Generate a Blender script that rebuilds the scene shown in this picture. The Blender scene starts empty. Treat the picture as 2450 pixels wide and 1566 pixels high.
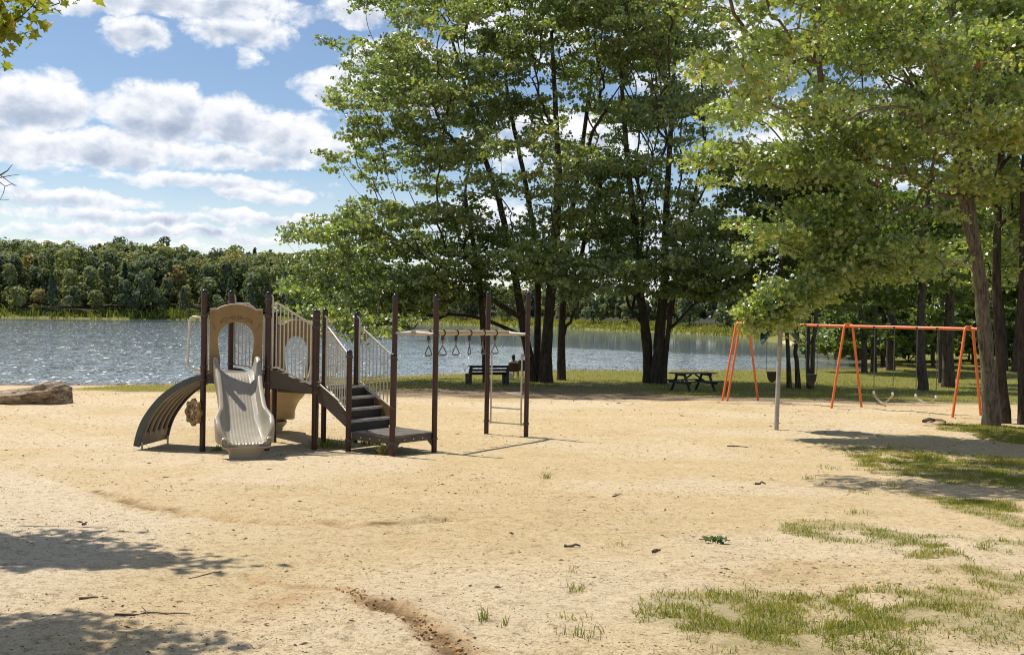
import bpy, bmesh, math, random
import numpy as np
from mathutils import Vector, Matrix, Quaternion
R = math.radians
rng = np.random.default_rng(7)
random.seed(7)
SC = bpy.context.scene
COL = SC.collection
ZC = 3.6                       # camera height above the lake
F = 2382.0                     # focal length in photo pixels (35 mm lens)
PITCH = math.atan(33 / F); ROLL = R(1.0)
_r0 = np.array([1., 0, 0]); _u0 = np.array([0, math.sin(PITCH), math.cos(PITCH)])
CF = np.array([0, math.cos(PITCH), -math.sin(PITCH)])
CR = math.cos(ROLL) * _r0 + math.sin(ROLL) * _u0
CU = -math.sin(ROLL) * _r0 + math.cos(ROLL) * _u0
def ray(u, v):
    return CF + CR * ((u - 1225) / F) + CU * ((783 - v) / F)
def P(u, v, y):
    d = ray(u, v); t = y / d[1]
    return np.array([d[0] * t, y, ZC + d[2] * t])

# ------------------------------------------------------------------ noise
def _hash(ix, iy, s):
    n = (ix * 374761393 + iy * 668265263 + s * 1442695041) & 0x7fffffff
    n = ((n ^ (n >> 13)) * 1274126177) & 0x7fffffff
    return ((n ^ (n >> 16)) & 0xffff) / 65535.0
def vnoise(x, y, s=0):
    x = np.asarray(x, float); y = np.asarray(y, float)
    ix = np.floor(x).astype(np.int64); iy = np.floor(y).astype(np.int64)
    fx = x - ix; fy = y - iy
    fx = fx * fx * (3 - 2 * fx); fy = fy * fy * (3 - 2 * fy)
    a = _hash(ix, iy, s); b = _hash(ix + 1, iy, s); c = _hash(ix, iy + 1, s); d = _hash(ix + 1, iy + 1, s)
    return (a + (b - a) * fx) * (1 - fy) + (c + (d - c) * fx) * fy
def fbm(x, y, s=0, o=4):
    t = 0; a = .5; k = 1.0; n = 0
    for i in range(o):
        t = t + a * vnoise(np.asarray(x) * k + 17.3 * i, np.asarray(y) * k - 9.1 * i, s + i); n += a
        a *= .5; k *= 2.03
    return t / n
def sst(a, b, x):
    t = np.clip((x - a) / (b - a), 0, 1); return t * t * (3 - 2 * t)

# ------------------------------------------------------------------ terrain
SHORE = np.array([(-500, 36), (-60, 40), (-40, 42), (-21, 44.6), (-15, 46.3), (-11, 48.8), (-5.2, 55.7), (0, 61), (4.6, 63.5), (9, 64.2),
                  (19, 69), (25, 71), (29, 76), (31, 90), (35, 115), (41, 150), (44, 185), (42, 203), (39, 214), (10, 262), (-16, 304),
                  (-60, 312), (-97, 302), (-125, 285), (-170, 270), (-500, 240)], float)
NEAR_N = 13                    # first NEAR_N points are the near shore
def seg_d(x, y, pts, closed):
    best = np.full(x.shape, 1e9); n = len(pts)
    for i in range(n if closed else n - 1):
        ax, ay = pts[i]; bx, by = pts[(i + 1) % n]
        dx, dy = bx - ax, by - ay
        t = np.clip(((x - ax) * dx + (y - ay) * dy) / (dx * dx + dy * dy), 0, 1)
        best = np.minimum(best, (x - ax - t * dx) ** 2 + (y - ay - t * dy) ** 2)
    return np.sqrt(best)
def inside(x, y, pts):
    c = np.zeros(x.shape, bool); n = len(pts)
    for i in range(n):
        ax, ay = pts[i]; bx, by = pts[(i + 1) % n]
        if ay == by: continue
        k = ((ay > y) != (by > y)) & (x < (bx - ax) * (y - ay) / (by - ay) + ax)
        c ^= k
    return c
def shore_sd(x, y):            # positive on land
    d = seg_d(x, y, SHORE, True)
    return np.where(inside(x, y, SHORE), -d, d)
HY = [-60, 0, 6, 10, 14, 17.4, 20.5, 23, 27.5, 32, 37, 42, 48, 55, 62, 70, 5000]
HV = [1.5, 1.65, 1.86, 2.08, 2.31, 2.465, 2.52, 2.55, 2.61, 2.72, 2.93, 3.10, 3.28, 3.42, 3.52, 3.5, 3.5]
def height(x, y):
    x = np.asarray(x, float); y = np.asarray(y, float)
    sh = x.shape; x = x.ravel(); y = y.ravel()
    sd = shore_sd(x, y)
    prof = ZC - np.interp(y, HY, HV)
    beach = .02 + np.maximum(sd, 0) * .055
    near = np.minimum(prof, beach)
    # right hand lakeside park keeps rising gently
    near = near + sst(12, 40, x) * sst(60, 110, y) * np.minimum(sd, 40) * .04
    left = sst(20, -120, x)
    far = .35 + 1.1 * sst(0, 7, sd) + np.clip(sd - 14, 0, 150) * (.015 + .075 * left)
    w = sst(100, 170, y)
    h = np.where(sd > 0, near * (1 - w) + far * w, np.maximum(-.02 + sd * .12, -2.5))
    return h.reshape(sh)
def gz(x, y):
    return float(height(np.array([x]), np.array([y]))[0])
def G(u, v):                   # where a photo pixel meets the ground
    d = ray(u, v); y = np.arange(3., 420., .05)
    x = d[0] / d[1] * y; z = ZC + d[2] / d[1] * y
    k = np.argmax(z <= height(x, y))
    return np.array([x[k], y[k], z[k]])

# ------------------------------------------------------------------ mesh building
def mesh_np(name, verts, faces_flat, sizes, smooth=False, attrs=None):
    me = bpy.data.meshes.new(name)
    verts = np.ascontiguousarray(verts, np.float32).reshape(-1, 3)
    ff = np.ascontiguousarray(faces_flat, np.int32).ravel(); sizes = np.asarray(sizes, np.int32)
    me.vertices.add(len(verts)); me.vertices.foreach_set('co', verts.ravel())
    me.loops.add(len(ff)); me.loops.foreach_set('vertex_index', ff)
    me.polygons.add(len(sizes))
    st = np.zeros(len(sizes), np.int32); st[1:] = np.cumsum(sizes)[:-1]
    me.polygons.foreach_set('loop_start', st)
    me.update(calc_edges=True)
    me.polygons.foreach_set('use_smooth', np.full(len(sizes), bool(smooth)))
    for k, a in (attrs or {}).items():
        at = me.attributes.new(k, 'FLOAT', 'POINT'); at.data.foreach_set('value', np.ascontiguousarray(a, np.float32))
    return me
class MB:
    def __init__(s): s.v = []; s.f = []
    def add(s, vs, fs):
        o = len(s.v); s.v += [tuple(map(float, p)) for p in vs]; s.f += [tuple(i + o for i in f) for f in fs]; return s
    def box(s, c, size, ax=(1, 0, 0), up=(0, 0, 1), bev=0.0):
        a = np.array(ax, float); a /= np.linalg.norm(a); w = np.array(up, float)
        b = np.cross(w, a); b /= np.linalg.norm(b); w = np.cross(a, b)
        c = np.array(c, float); x, y, z = np.array(size) / 2
        k = min(bev, x * .9, y * .9, z * .9)
        if k <= 0:
            vs = [c + a * x * i + b * y * j + w * z * l for l in (-1, 1) for j in (-1, 1) for i in (-1, 1)]
            return s.add(vs, [(0, 2, 3, 1), (4, 5, 7, 6), (0, 1, 5, 4), (2, 6, 7, 3), (0, 4, 6, 2), (1, 3, 7, 5)])
        prof = [(-x + k, -y), (x - k, -y), (x, -y + k), (x, y - k), (x - k, y), (-x + k, y), (-x, y - k), (-x, -y + k)]
        sc = lambda e: [(px * (x - e) / x, py * (y - e) / y) for px, py in prof]
        vs = []
        for zz, pr in ((-z, sc(k)), (-z + k, prof), (z - k, prof), (z, sc(k))):
            vs += [c + a * px + b * py + w * zz for px, py in pr]
        fs = [tuple(range(7, -1, -1)), tuple(range(24, 32))]
        for l in range(3):
            for i in range(8):
                j = (i + 1) % 8; fs.append((l * 8 + i, l * 8 + j, l * 8 + 8 + j, l * 8 + 8 + i))
        return s.add(vs, fs)
    def tube(s, pts, r, n=10, cap=True, flat=1.0):
        pts = [np.array(p, float) for p in pts]; m = len(pts)
        rr = [r] * m if np.isscalar(r) else list(r)
        t0 = pts[1] - pts[0]; t0 /= np.linalg.norm(t0)
        ref = np.array([0, 0, 1.]) if abs(t0[2]) < .9 else np.array([1., 0, 0])
        nx = np.cross(ref, t0); nx /= np.linalg.norm(nx)
        vs = []
        for i, p in enumerate(pts):
            a = pts[min(i + 1, m - 1)] - pts[max(i - 1, 0)]; a /= (np.linalg.norm(a) + 1e-12)
            nx = nx - a * nx.dot(a); nx /= np.linalg.norm(nx); ny = np.cross(a, nx)
            for k in range(n):
                an = 2 * math.pi * k / n
                vs.append(p + rr[i] * (math.cos(an) * nx + flat * math.sin(an) * ny))
        fs = [(i * n + k, i * n + (k + 1) % n, (i + 1) * n + (k + 1) % n, (i + 1) * n + k) for i in range(m - 1) for k in range(n)]
        if cap: fs += [tuple(range(n - 1, -1, -1)), tuple(range((m - 1) * n, m * n))]
        return s.add(vs, fs)
    def lathe(s, c, prof, n=20, axis=(0, 0, 1)):
        w = np.array(axis, float); w /= np.linalg.norm(w)
        a = np.cross(w, (0, 1, 0) if abs(w[1]) < .9 else (1, 0, 0)); a /= np.linalg.norm(a); b = np.cross(w, a)
        c = np.array(c, float); vs = []
        for r, z in prof:
            for k in range(n):
                an = 2 * math.pi * k / n; vs.append(c + w * z + r * (math.cos(an) * a + math.sin(an) * b))
        m = len(prof)
        fs = [(i * n + k, i * n + (k + 1) % n, (i + 1) * n + (k + 1) % n, (i + 1) * n + k) for i in range(m - 1) for k in range(n)]
        fs += [tuple(range(n - 1, -1, -1)), tuple(range((m - 1) * n, m * n))]
        return s.add(vs, fs)
    def prism(s, poly, off):
        n = len(poly); off = np.array(off, float)
        vs = [np.array(p, float) for p in poly] + [np.array(p, float) + off for p in poly]
        fs = [tuple(range(n - 1, -1, -1)), tuple(range(n, 2 * n))] + [(i, (i + 1) % n, n + (i + 1) % n, n + i) for i in range(n)]
        return s.add(vs, fs)
    def grid(s, rows, closed=False):
        m = len(rows); n = len(rows[0]); vs = [p for r_ in rows for p in r_]
        fs = [(i * n + k, i * n + (k + 1) % n, (i + 1) * n + (k + 1) % n, (i + 1) * n + k) for i in range(m - 1) for k in range(n if closed else n - 1)]
        return s.add(vs, fs)
    def pieces(s):
        p = list(range(len(s.v)))
        def find(a):
            while p[a] != a: p[a] = p[p[a]]; a = p[a]
            return a
        for f in s.f:
            for k in f[1:]:
                a, b = find(f[0]), find(k)
                if a != b: p[a] = b
        g = {}
        for f in s.f: g.setdefault(find(f[0]), []).append(f)
        out = []
        for fs in g.values():
            ids = sorted({i for f in fs for i in f}); m = {i: k for k, i in enumerate(ids)}
            q = MB(); q.v = [s.v[i] for i in ids]; q.f = [tuple(m[i] for i in f) for f in fs]; out.append(q)
        return out
    def build_each(s, *a, **k):
        return [q.build(*a, **k) for q in s.pieces()]
    def build(s, name, mat, parent=None, smooth=False, bevel=0, origin=None):
        me = bpy.data.meshes.new(name)
        o0 = np.array(parent['_o'] if parent is not None and '_o' in parent.keys() else (0, 0, 0), float) if origin is None else np.array(origin, float)
        me.from_pydata([tuple(np.array(p) - o0) for p in s.v], [], s.f); me.update()
        bm = bmesh.new(); bm.from_mesh(me); bmesh.ops.recalc_face_normals(bm, faces=bm.faces); bm.to_mesh(me); bm.free()
        if smooth:
            me.polygons.foreach_set('use_smooth', [True] * len(me.polygons))
            me.set_sharp_from_angle(angle=R(40))
        me.materials.append(mat)
        o = bpy.data.objects.new(name, me); COL.objects.link(o)
        if parent is not None: o.parent = parent
        if parent is not None and '_o' in parent.keys() and origin is None: o['_o'] = list(parent['_o'])
        if origin is not None: o.location = origin
        if bevel:
            b = o.modifiers.new('Bevel', 'BEVEL'); b.width = bevel; b.segments = 2; b.limit_method = 'ANGLE'
        return o
def tag(o, label, cat, group=None, kind=None):
    if label: o['label'] = label
    if cat: o['category'] = cat
    if group: o['group'] = group
    if kind: o['kind'] = kind
    return o
def thing(name, loc, label, cat, group=None):
    o = bpy.data.objects.new(name, None); COL.objects.link(o); o.empty_display_size = .2
    o.location = [float(c) for c in loc]; o['_o'] = [float(c) for c in loc]
    return tag(o, label, cat, group)
def obj_np(name, me, mat, parent=None, loc=None):
    me.materials.append(mat); o = bpy.data.objects.new(name, me); COL.objects.link(o)
    if parent is not None: o.parent = parent
    if loc is not None: o.location = loc
    return o
def copy_tree(root):
    r = root.copy(); COL.objects.link(r)
    def rec(a, b):
        for ch in [c for c in a.children]:
            c = ch.copy(); COL.objects.link(c); c.parent = b; rec(ch, c)
    rec(root, r); return r

# ------------------------------------------------------------------ materials
def newmat(name):
    m = bpy.data.materials.new(name); m.use_nodes = True
    nt = m.node_tree; nt.nodes.clear()
    out = nt.nodes.new('ShaderNodeOutputMaterial')
    return m, nt, out
def N(nt, kind, **kw):
    n = nt.nodes.new(kind)
    for k, v in kw.items():
        if k in ('op', 'operation'): n.operation = v
        elif k == 'blend': n.blend_type = v
        elif k == 'dtype': n.data_type = v
        else: n.inputs[k.replace('_', ' ')].default_value = v
    return n
def ramp(nt, fac, stops, interp='LINEAR'):
    n = nt.nodes.new('ShaderNodeValToRGB'); n.color_ramp.interpolation = interp
    e = n.color_ramp.elements
    while len(e) < len(stops): e.new(.5)
    for i, (p, c) in enumerate(stops):
        e[i].position = p; e[i].color = (*c, 1) if len(c) == 3 else c
    nt.links.new(fac, n.inputs[0]); return n.outputs[0]
def mixc(nt, fac, a, b, blend='MIX'):
    n = nt.nodes.new('ShaderNodeMix'); n.data_type = 'RGBA'; n.blend_type = blend
    for s, x in ((0, fac), (6, a), (7, b)):
        if hasattr(x, 'is_linked'): nt.links.new(x, n.inputs[s])
        elif s == 0: n.inputs[0].default_value = x
        else: n.inputs[s].default_value = (*x, 1)
    return n.outputs[2]
def math_(nt, op, a, b=None, c=None, clamp=False):
    n = nt.nodes.new('ShaderNodeMath'); n.operation = op; n.use_clamp = clamp
    for i, x in enumerate((a, b, c)):
        if x is None: continue
        if hasattr(x, 'is_linked'): nt.links.new(x, n.inputs[i])
        else: n.inputs[i].default_value = x
    return n.outputs[0]
def noise(nt, scale, detail=4, rough=.55, vec=None, dist=0.0, out=0):
    n = nt.nodes.new('ShaderNodeTexNoise'); n.inputs['Scale'].default_value = scale
    n.inputs['Detail'].default_value = detail; n.inputs['Roughness'].default_value = rough; n.inputs['Distortion'].default_value = dist
    if vec is not None: nt.links.new(vec, n.inputs['Vector'])
    return n.outputs[out]
def mapping(nt, scale=(1, 1, 1), rot=(0, 0, 0), src='Object'):
    tc = nt.nodes.new('ShaderNodeTexCoord'); mp = nt.nodes.new('ShaderNodeMapping')
    mp.inputs['Scale'].default_value = scale; mp.inputs['Rotation'].default_value = rot
    if src == 'Position':
        g = nt.nodes.new('ShaderNodeNewGeometry'); nt.links.new(g.outputs['Position'], mp.inputs[0])
    else: nt.links.new(tc.outputs[src], mp.inputs[0])
    return mp.outputs[0]
def attr(nt, name):
    n = nt.nodes.new('ShaderNodeAttribute'); n.attribute_name = name; return n.outputs['Fac']
def bump(nt, h, strength=.3, dist=.02, normal=None):
    n = nt.nodes.new('ShaderNodeBump'); n.inputs['Strength'].default_value = strength; n.inputs['Distance'].default_value = dist
    nt.links.new(h, n.inputs['Height'])
    if normal is not None: nt.links.new(normal, n.inputs['Normal'])
    return n.outputs[0]
def principled(nt, out, col, rough=.5, normal=None, spec=.5, metal=0.0):
    p = nt.nodes.new('ShaderNodeBsdfPrincipled')
    for s, x in (('Base Color', col), ('Roughness', rough)):
        if hasattr(x, 'is_linked'): nt.links.new(x, p.inputs[s])
        elif s == 'Base Color': p.inputs[s].default_value = (*x, 1)
        else: p.inputs[s].default_value = x
    p.inputs['Specular IOR Level'].default_value = spec; p.inputs['Metallic'].default_value = metal
    if normal is not None: nt.links.new(normal, p.inputs['Normal'])
    nt.links.new(p.outputs[0], out.inputs[0]); return p
def simple(name, col, rough=.45, var=.25, scale=6, bmp=.05, spec=.5, metal=0.0, dirt=None, dirtamt=.3):
    m, nt, out = newmat(name)
    v = mapping(nt, src='Position')
    n1 = noise(nt, scale, 5, .6, v)
    dark = tuple(c * (1 - var) for c in col); lite = tuple(min(1, c * (1 + var)) for c in col)
    c = ramp(nt, n1, [(.3, dark), (.7, lite)])
    if dirt:
        n3 = noise(nt, scale * .6, 6, .7, v)
        f = ramp(nt, n3, [(.5, (0, 0, 0)), (.72, (dirtamt,) * 3)])
        c = mixc(nt, f, c, dirt)
    n2 = noise(nt, scale * 12, 3, .6, v)
    rr = math_(nt, 'MULTIPLY_ADD', n1, .25, rough - .12)
    principled(nt, out, c, rr, bump(nt, n2, bmp, .01), spec, metal)
    return m
M = {}
M['post'] = simple('brown_powder_coat', (.042, .0135, .009), .38, .3, 5, .05, .4, 0, (.10, .06, .038), .3)
M['cap'] = simple('plum_cap', (.018, .008, .011), .25, .2, 5, .03)
M['tan'] = simple('tan_plastic', (.42, .335, .22), .38, .1, 4, .04, .45, 0, (.28, .21, .13), .4)
M['panel'] = simple('sand_panel_plastic', (.235, .15, .06), .45, .12, 4, .04, .35, 0, (.15, .095, .045), .4)
M['slide'] = simple('slide_plastic', (.305, .268, .205), .4, .08, 3, .03, .4, 0, (.24, .185, .12), .45)
M['rail'] = simple('beige_tube', (.52, .47, .375), .35, .1, 8, .03, .5, 0, (.40, .31, .2), .3)
M['deck'] = simple('coated_deck', (.10, .088, .075), .6, .3, 9, .3, .4, 0, (.26, .22, .17), .5)
M['brownpanel'] = simple('brown_side_panel', (.075, .058, .045), .5, .2, 5, .1, .4, 0, (.16, .12, .08), .3)
M['bolt'] = simple('zinc_bolt', (.6, .6, .6), .3, .1, 20, .02, .5, .9)
M['clamp'] = simple('clamp_metal', (.05, .03, .028), .35, .2, 12, .05)
M['engrave'] = simple('engraved_line', (.16, .095, .04), .6, .2, 8, .05)
M['climber_side'] = simple('climber_side_plate', (.045, .055, .058), .42, .3, 5, .08, .5, 0, (.12, .11, .09), .4)
M['climber_slat'] = simple('climber_slat', (.30, .24, .175), .5, .15, 5, .06)
M['metal'] = simple('ring_metal', (.12, .12, .125), .35, .2, 20, .05, .5, .6)
M['orange'] = simple('orange_paint', (.72, .15, .028), .38, .15, 6, .05, .5, 0, (.3, .07, .03), .5)
M['chain'] = simple('dark_chain', (.13, .12, .11), .4, .3, 30, .1, .5, .7)
M['belt'] = simple('worn_belt_rubber', (.46, .36, .23), .6, .3, 9, .1)
M['rubber'] = simple('bucket_rubber', (.008, .008, .008), .6, .3, 9, .1, .3)
M['rubber_grey'] = simple('grey_bucket_rubber', (.013, .013, .014), .6, .3, 9, .1, .3)
M['white'] = simple('white_plastic', (.75, .75, .74), .4, .1, 9, .05)
M['green'] = simple('green_moulded_plastic', (.008, .045, .028), .35, .2, 4, .06, .5, 0, (.03, .055, .035), .3)
M['pole'] = simple('weathered_pole', (.36, .33, .285), .6, .2, 6, .2, .4, 0, (.26, .22, .17), .4)
M['rope'] = simple('pale_cord', (.6, .55, .35), .7, .2, 20, .1)
M['table'] = simple('green_table_paint', (.02, .036, .03), .55, .35, 7, .25, .4, 0, (.07, .07, .06), .4)
M['bench_wood'] = simple('bench_slats', (.022, .018, .016), .6, .35, 6, .3, .3, 0, (.12, .11, .1), .25)
M['bench_end'] = simple('bench_end_supports', (.06, .057, .042), .8, .3, 9, .4, .3, 0, (.035, .04, .022), .4)
M['stick'] = simple('dry_stick', (.10, .07, .05), .8, .4, 30, .5)
M['skin'] = simple('skin', (.55, .34, .25), .5, .08, 9, .03)
M['hair'] = simple('dark_hair', (.018, .012, .010), .5, .3, 60, .4)
M['redcloth'] = simple('rust_cloth', (.075, .026, .022), .8, .25, 12, .2)
M['whitecloth'] = simple('white_cloth', (.62, .60, .58), .8, .1, 12, .2)
M['darkcloth'] = simple('dark_cloth', (.03, .032, .045), .8, .3, 12, .2)
M['bluecloth'] = simple('grey_green_cloth', (.10, .16, .13), .8, .3, 12, .2)

def bark(name, dark, lite, sx=7):
    m, nt, out = newmat(name)
    v = mapping(nt, (sx, sx, sx * .16), src='Position')
    n1 = noise(nt, 2.2, 8, .65, v, .8)
    n2 = noise(nt, .9, 4, .6, mapping(nt, (3, 3, 1.2), src='Position'))
    c = ramp(nt, n1, [(.32, dark), (.62, lite)])
    lich = ramp(nt, n2, [(.56, (0, 0, 0)), (.7, (.55,) * 3)])
    c = mixc(nt, lich, c, tuple(x * .9 + .055 for x in lite))
    principled(nt, out, c, .88, bump(nt, n1, .9, .03), .25)
    return m
M['bark'] = bark('oak_bark', (.014, .010, .008), (.085, .066, .048))
M['bark_near'] = bark('near_oak_bark', (.030, .023, .017), (.215, .172, .122), 11)
M['bark_dark'] = bark('dark_bark', (.018, .014, .011), (.11, .088, .066))

def leafmat(name, stops, transl=.35, rough=.38, spec=.5):
    m, nt, out = newmat(name)
    t = attr(nt, 'tint')
    c = ramp(nt, t, stops)
    p = nt.nodes.new('ShaderNodeBsdfPrincipled'); nt.links.new(c, p.inputs['Base Color'])
    p.inputs['Roughness'].default_value = rough; p.inputs['Specular IOR Level'].default_value = spec
    tr = nt.nodes.new('ShaderNodeBsdfTranslucent')
    tc = mixc(nt, 1.0, c, (1.95, 1.95, .8), 'MULTIPLY'); nt.links.new(tc, tr.inputs['Color'])
    mx = nt.nodes.new('ShaderNodeMixShader'); mx.inputs[0].default_value = transl
    nt.links.new(p.outputs[0], mx.inputs[1]); nt.links.new(tr.outputs[0], mx.inputs[2]); nt.links.new(mx.outputs[0], out.inputs[0])
    return m
M['leaf_mid'] = leafmat('oak_leaf', [(0, (.060, .098, .034)), (.4, (.132, .184, .060)), (.75, (.23, .27, .092)), (.955, (.31, .27, .085)), (.99, (.22, .07, .018))], .46, .40, 1.6)
M['leaf_near'] = leafmat('near_oak_leaf', [(0, (.070, .12, .036)), (.4, (.165, .235, .060)), (.75, (.285, .335, .085)), (.96, (.44, .37, .07)), (.985, (.26, .055, .014))], .42, .37, 1.8)
M['leaf_left'] = leafmat('golden_oak_leaf', [(0, (.085, .12, .016)), (.6, (.17, .19, .022)), (1, (.30, .25, .03))], .5, .35)
M['leaf_dark'] = leafmat('wood_leaf', [(0, (.045, .08, .018)), (.6, (.11, .155, .034)), (1, (.22, .25, .055))], .5, .42, .9)
M['leaf_far'] = leafmat('far_forest_leaf', [(0, (.06, .085, .06)), (.35, (.145, .175, .09)), (.6, (.225, .245, .105)), (.85, (.25, .245, .09)), (1, (.26, .19, .09))], .34, .6, .25)
M['needle'] = leafmat('conifer_needles', [(0, (.010, .022, .012)), (1, (.022, .042, .018))], .1, .6, .25)
M['grass'] = leafmat('grass_blades', [(0, (.055, .09, .014)), (.35, (.125, .165, .024)), (.7, (.24, .24, .045)), (1, (.40, .32, .12))], .38, .5, .3)
M['reed'] = leafmat('lakeside_reeds', [(0, (.07, .10, .024)), (.5, (.18, .20, .045)), (1, (.30, .26, .085))], .36, .6, .25)

def ground_mat():
    m, nt, out = newmat('sand_and_grass_ground')
    v = mapping(nt, src='Position')
    big = noise(nt, .22, 4, .55, v)
    med = noise(nt, 1.6, 6, .62, v)
    fine = noise(nt, 38, 6, .75, v)
    grain = noise(nt, 150, 3, .7, v)
    # trampled drag marks, longer across than along
    vs = mapping(nt, (1.0, 2.6, 1), src='Position')
    marks = noise(nt, 5.5, 7, .68, vs, .5)
    sand = ramp(nt, med, [(.25, (.54, .402, .21)), (.5, (.605, .47, .26)), (.75, (.655, .535, .33))])
    sand = mixc(nt, ramp(nt, big, [(.4, (0, 0, 0)), (.65, (.5,) * 3)]), sand, (.70, .55, .34))
    sand = mixc(nt, attr(nt, 'pale'), sand, (.73, .625, .46))
    mid = noise(nt, 10, 9, .82, v)  # drives dark and light spots: specks, plus relief shading put into the colour
    sand = mixc(nt, ramp(nt, mid, [(.39, (.75,) * 3), (.49, (0, 0, 0))]), sand, (.34, .235, .125))
    sand = mixc(nt, ramp(nt, mid, [(.55, (0, 0, 0)), (.66, (.7,) * 3)]), sand, (.74, .61, .41))
    sand = mixc(nt, ramp(nt, fine, [(.36, (.75,) * 3), (.48, (0, 0, 0))]), sand, (.28, .175, .08))
    sand = mixc(nt, ramp(nt, grain, [(.36, (.8,) * 3), (.45, (0, 0, 0))]), sand, (.20, .13, .07))
    sand = mixc(nt, ramp(nt, marks, [(.30, (.65,) * 3), (.41, (0, 0, 0))]), sand, (.30, .19, .09))
    dirt = ramp(nt, noise(nt, 22, 6, .7, v), [(.3, (.17, .085, .03)), (.5, (.40, .22, .075)), (.72, (.55, .38, .19))])
    c = mixc(nt, attr(nt, 'dirt'), sand, dirt)
    c = mixc(nt, attr(nt, 'crack_shade'), c, (.13, .075, .03))
    lit = ramp(nt, mid, [(.38, (.06, .04, .026)), (.52, (.16, .11, .07)), (.64, (.34, .25, .16))])
    c = mixc(nt, attr(nt, 'litter'), c, lit)
    gr = ramp(nt, noise(nt, 14, 5, .7, v), [(.25, (.07, .08, .018)), (.5, (.16, .165, .035)), (.78, (.30, .25, .09))])
    c = mixc(nt, math_(nt, 'MULTIPLY', attr(nt, 'grass'), math_(nt, 'MULTIPLY_ADD', attr(nt, 'lawn'), .55, .42)), c, gr)
    c = mixc(nt, attr(nt, 'wet'), c, (.17, .12, .065))
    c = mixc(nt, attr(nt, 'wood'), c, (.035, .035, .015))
    h = math_(nt, 'ADD', math_(nt, 'MULTIPLY', marks, .6), math_(nt, 'MULTIPLY', fine, .35))
    h = math_(nt, 'ADD', h, math_(nt, 'MULTIPLY', grain, .12))
    nrm = bump(nt, h, .85, .07)
    principled(nt, out, c, .93, nrm, .18)
    return m
M['ground'] = ground_mat()

def water_mat():
    m, nt, out = newmat('lake_water')
    calm = attr(nt, 'calm'); shallow = attr(nt, 'shallow')
    def slopes(scale, detail, sc):
        v = mapping(nt, sc, src='Position')
        n = noise(nt, scale, detail, .6, v, 0.0, out=1)
        a = nt.nodes.new('ShaderNodeVectorMath'); a.operation = 'SUBTRACT'; nt.links.new(n, a.inputs[0]); a.inputs[1].default_value = (.5, .5, .5)
        return a.outputs[0]
    def scale(vec, f):
        a = nt.nodes.new('ShaderNodeVectorMath'); a.operation = 'SCALE'; nt.links.new(vec, a.inputs[0])
        if hasattr(f, 'is_linked'): nt.links.new(f, a.inputs['Scale'])
        else: a.inputs['Scale'].default_value = f
        return a.outputs[0]
    def add(a_, b_):
        a = nt.nodes.new('ShaderNodeVectorMath'); a.operation = 'ADD'; nt.links.new(a_, a.inputs[0])
        if hasattr(b_, 'is_linked'): nt.links.new(b_, a.inputs[1])
        else: a.inputs[1].default_value = b_
        return a.outputs[0]
    gust = noise(nt, .06, 3, .6, mapping(nt, (.5, 1.3, 1), src='Position'))
    amp = math_(nt, 'MULTIPLY', math_(nt, 'MULTIPLY_ADD', gust, .4, .13), math_(nt, 'MULTIPLY_ADD', calm, -.978, 1.0))
    w = add(scale(slopes(.8, 2, (1, 1.2, 1)), .30), scale(slopes(6.5, 3, (1, 1.1, 1)), 1.0))
    w = scale(w, amp)
    # sparse steep crests of the wind ripples (wind blows along the view) that can catch the sun
    cm = noise(nt, 6.0, 1, .5, mapping(nt, (1.0, .085, 1), src='Position'))
    cm = ramp(nt, cm, [(.575, (0, 0, 0)), (.60, (1, 1, 1))])
    cm = math_(nt, 'MULTIPLY', cm, math_(nt, 'SUBTRACT', 1.0, calm, clamp=True))
    a = nt.nodes.new('ShaderNodeVectorMath'); a.operation = 'SUBTRACT'
    nt.links.new(noise(nt, 3.3, 1, .5, mapping(nt, (1.0, .085, 1), (0, 0, .3), src='Position'), 0.0, out=1), a.inputs[0]); a.inputs[1].default_value = (.5, .5, .5)
    b = nt.nodes.new('ShaderNodeVectorMath'); b.operation = 'MULTIPLY'; nt.links.new(a.outputs[0], b.inputs[0]); b.inputs[1].default_value = (1.8, 7.5, 0)
    w = add(w, scale(b.outputs[0], cm))
    nv = nt.nodes.new('ShaderNodeVectorMath'); nv.operation = 'MULTIPLY'; nt.links.new(w, nv.inputs[0]); nv.inputs[1].default_value = (1, 1, 0)
    nn = add(nv.outputs[0], (0, 0, 1)); nz = nt.nodes.new('ShaderNodeVectorMath'); nz.operation = 'NORMALIZE'; nt.links.new(nn, nz.inputs[0])
    c = mixc(nt, shallow, (.15, .185, .21), (.18, .11, .065))
    p = principled(nt, out, c, math_(nt, 'MULTIPLY_ADD', cm, .17, .07), nz.outputs[0], .5)
    p.inputs['IOR'].default_value = 1.33
    return m
M['water'] = water_mat()

def rock_mat():
    m, nt, out = newmat('weathered_boulder')
    v = mapping(nt, (2.2, 2.2, 9), (R(0), R(-9), 0), src='Position')
    n1 = noise(nt, 1.6, 9, .68, v, .6)
    n2 = noise(nt, 26, 5, .7, mapping(nt, src='Position'))
    c = ramp(nt, n1, [(.30, (.035, .026, .018)), (.43, (.16, .115, .075)), (.56, (.36, .28, .19)), (.75, (.55, .46, .34))])
    c = mixc(nt, ramp(nt, n2, [(.35, (.6,) * 3), (.5, (0, 0, 0))]), c, (.07, .06, .045))
    principled(nt, out, c, .9, bump(nt, n1, .8, .06), .2)
    return m
M['rock'] = rock_mat()
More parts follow.
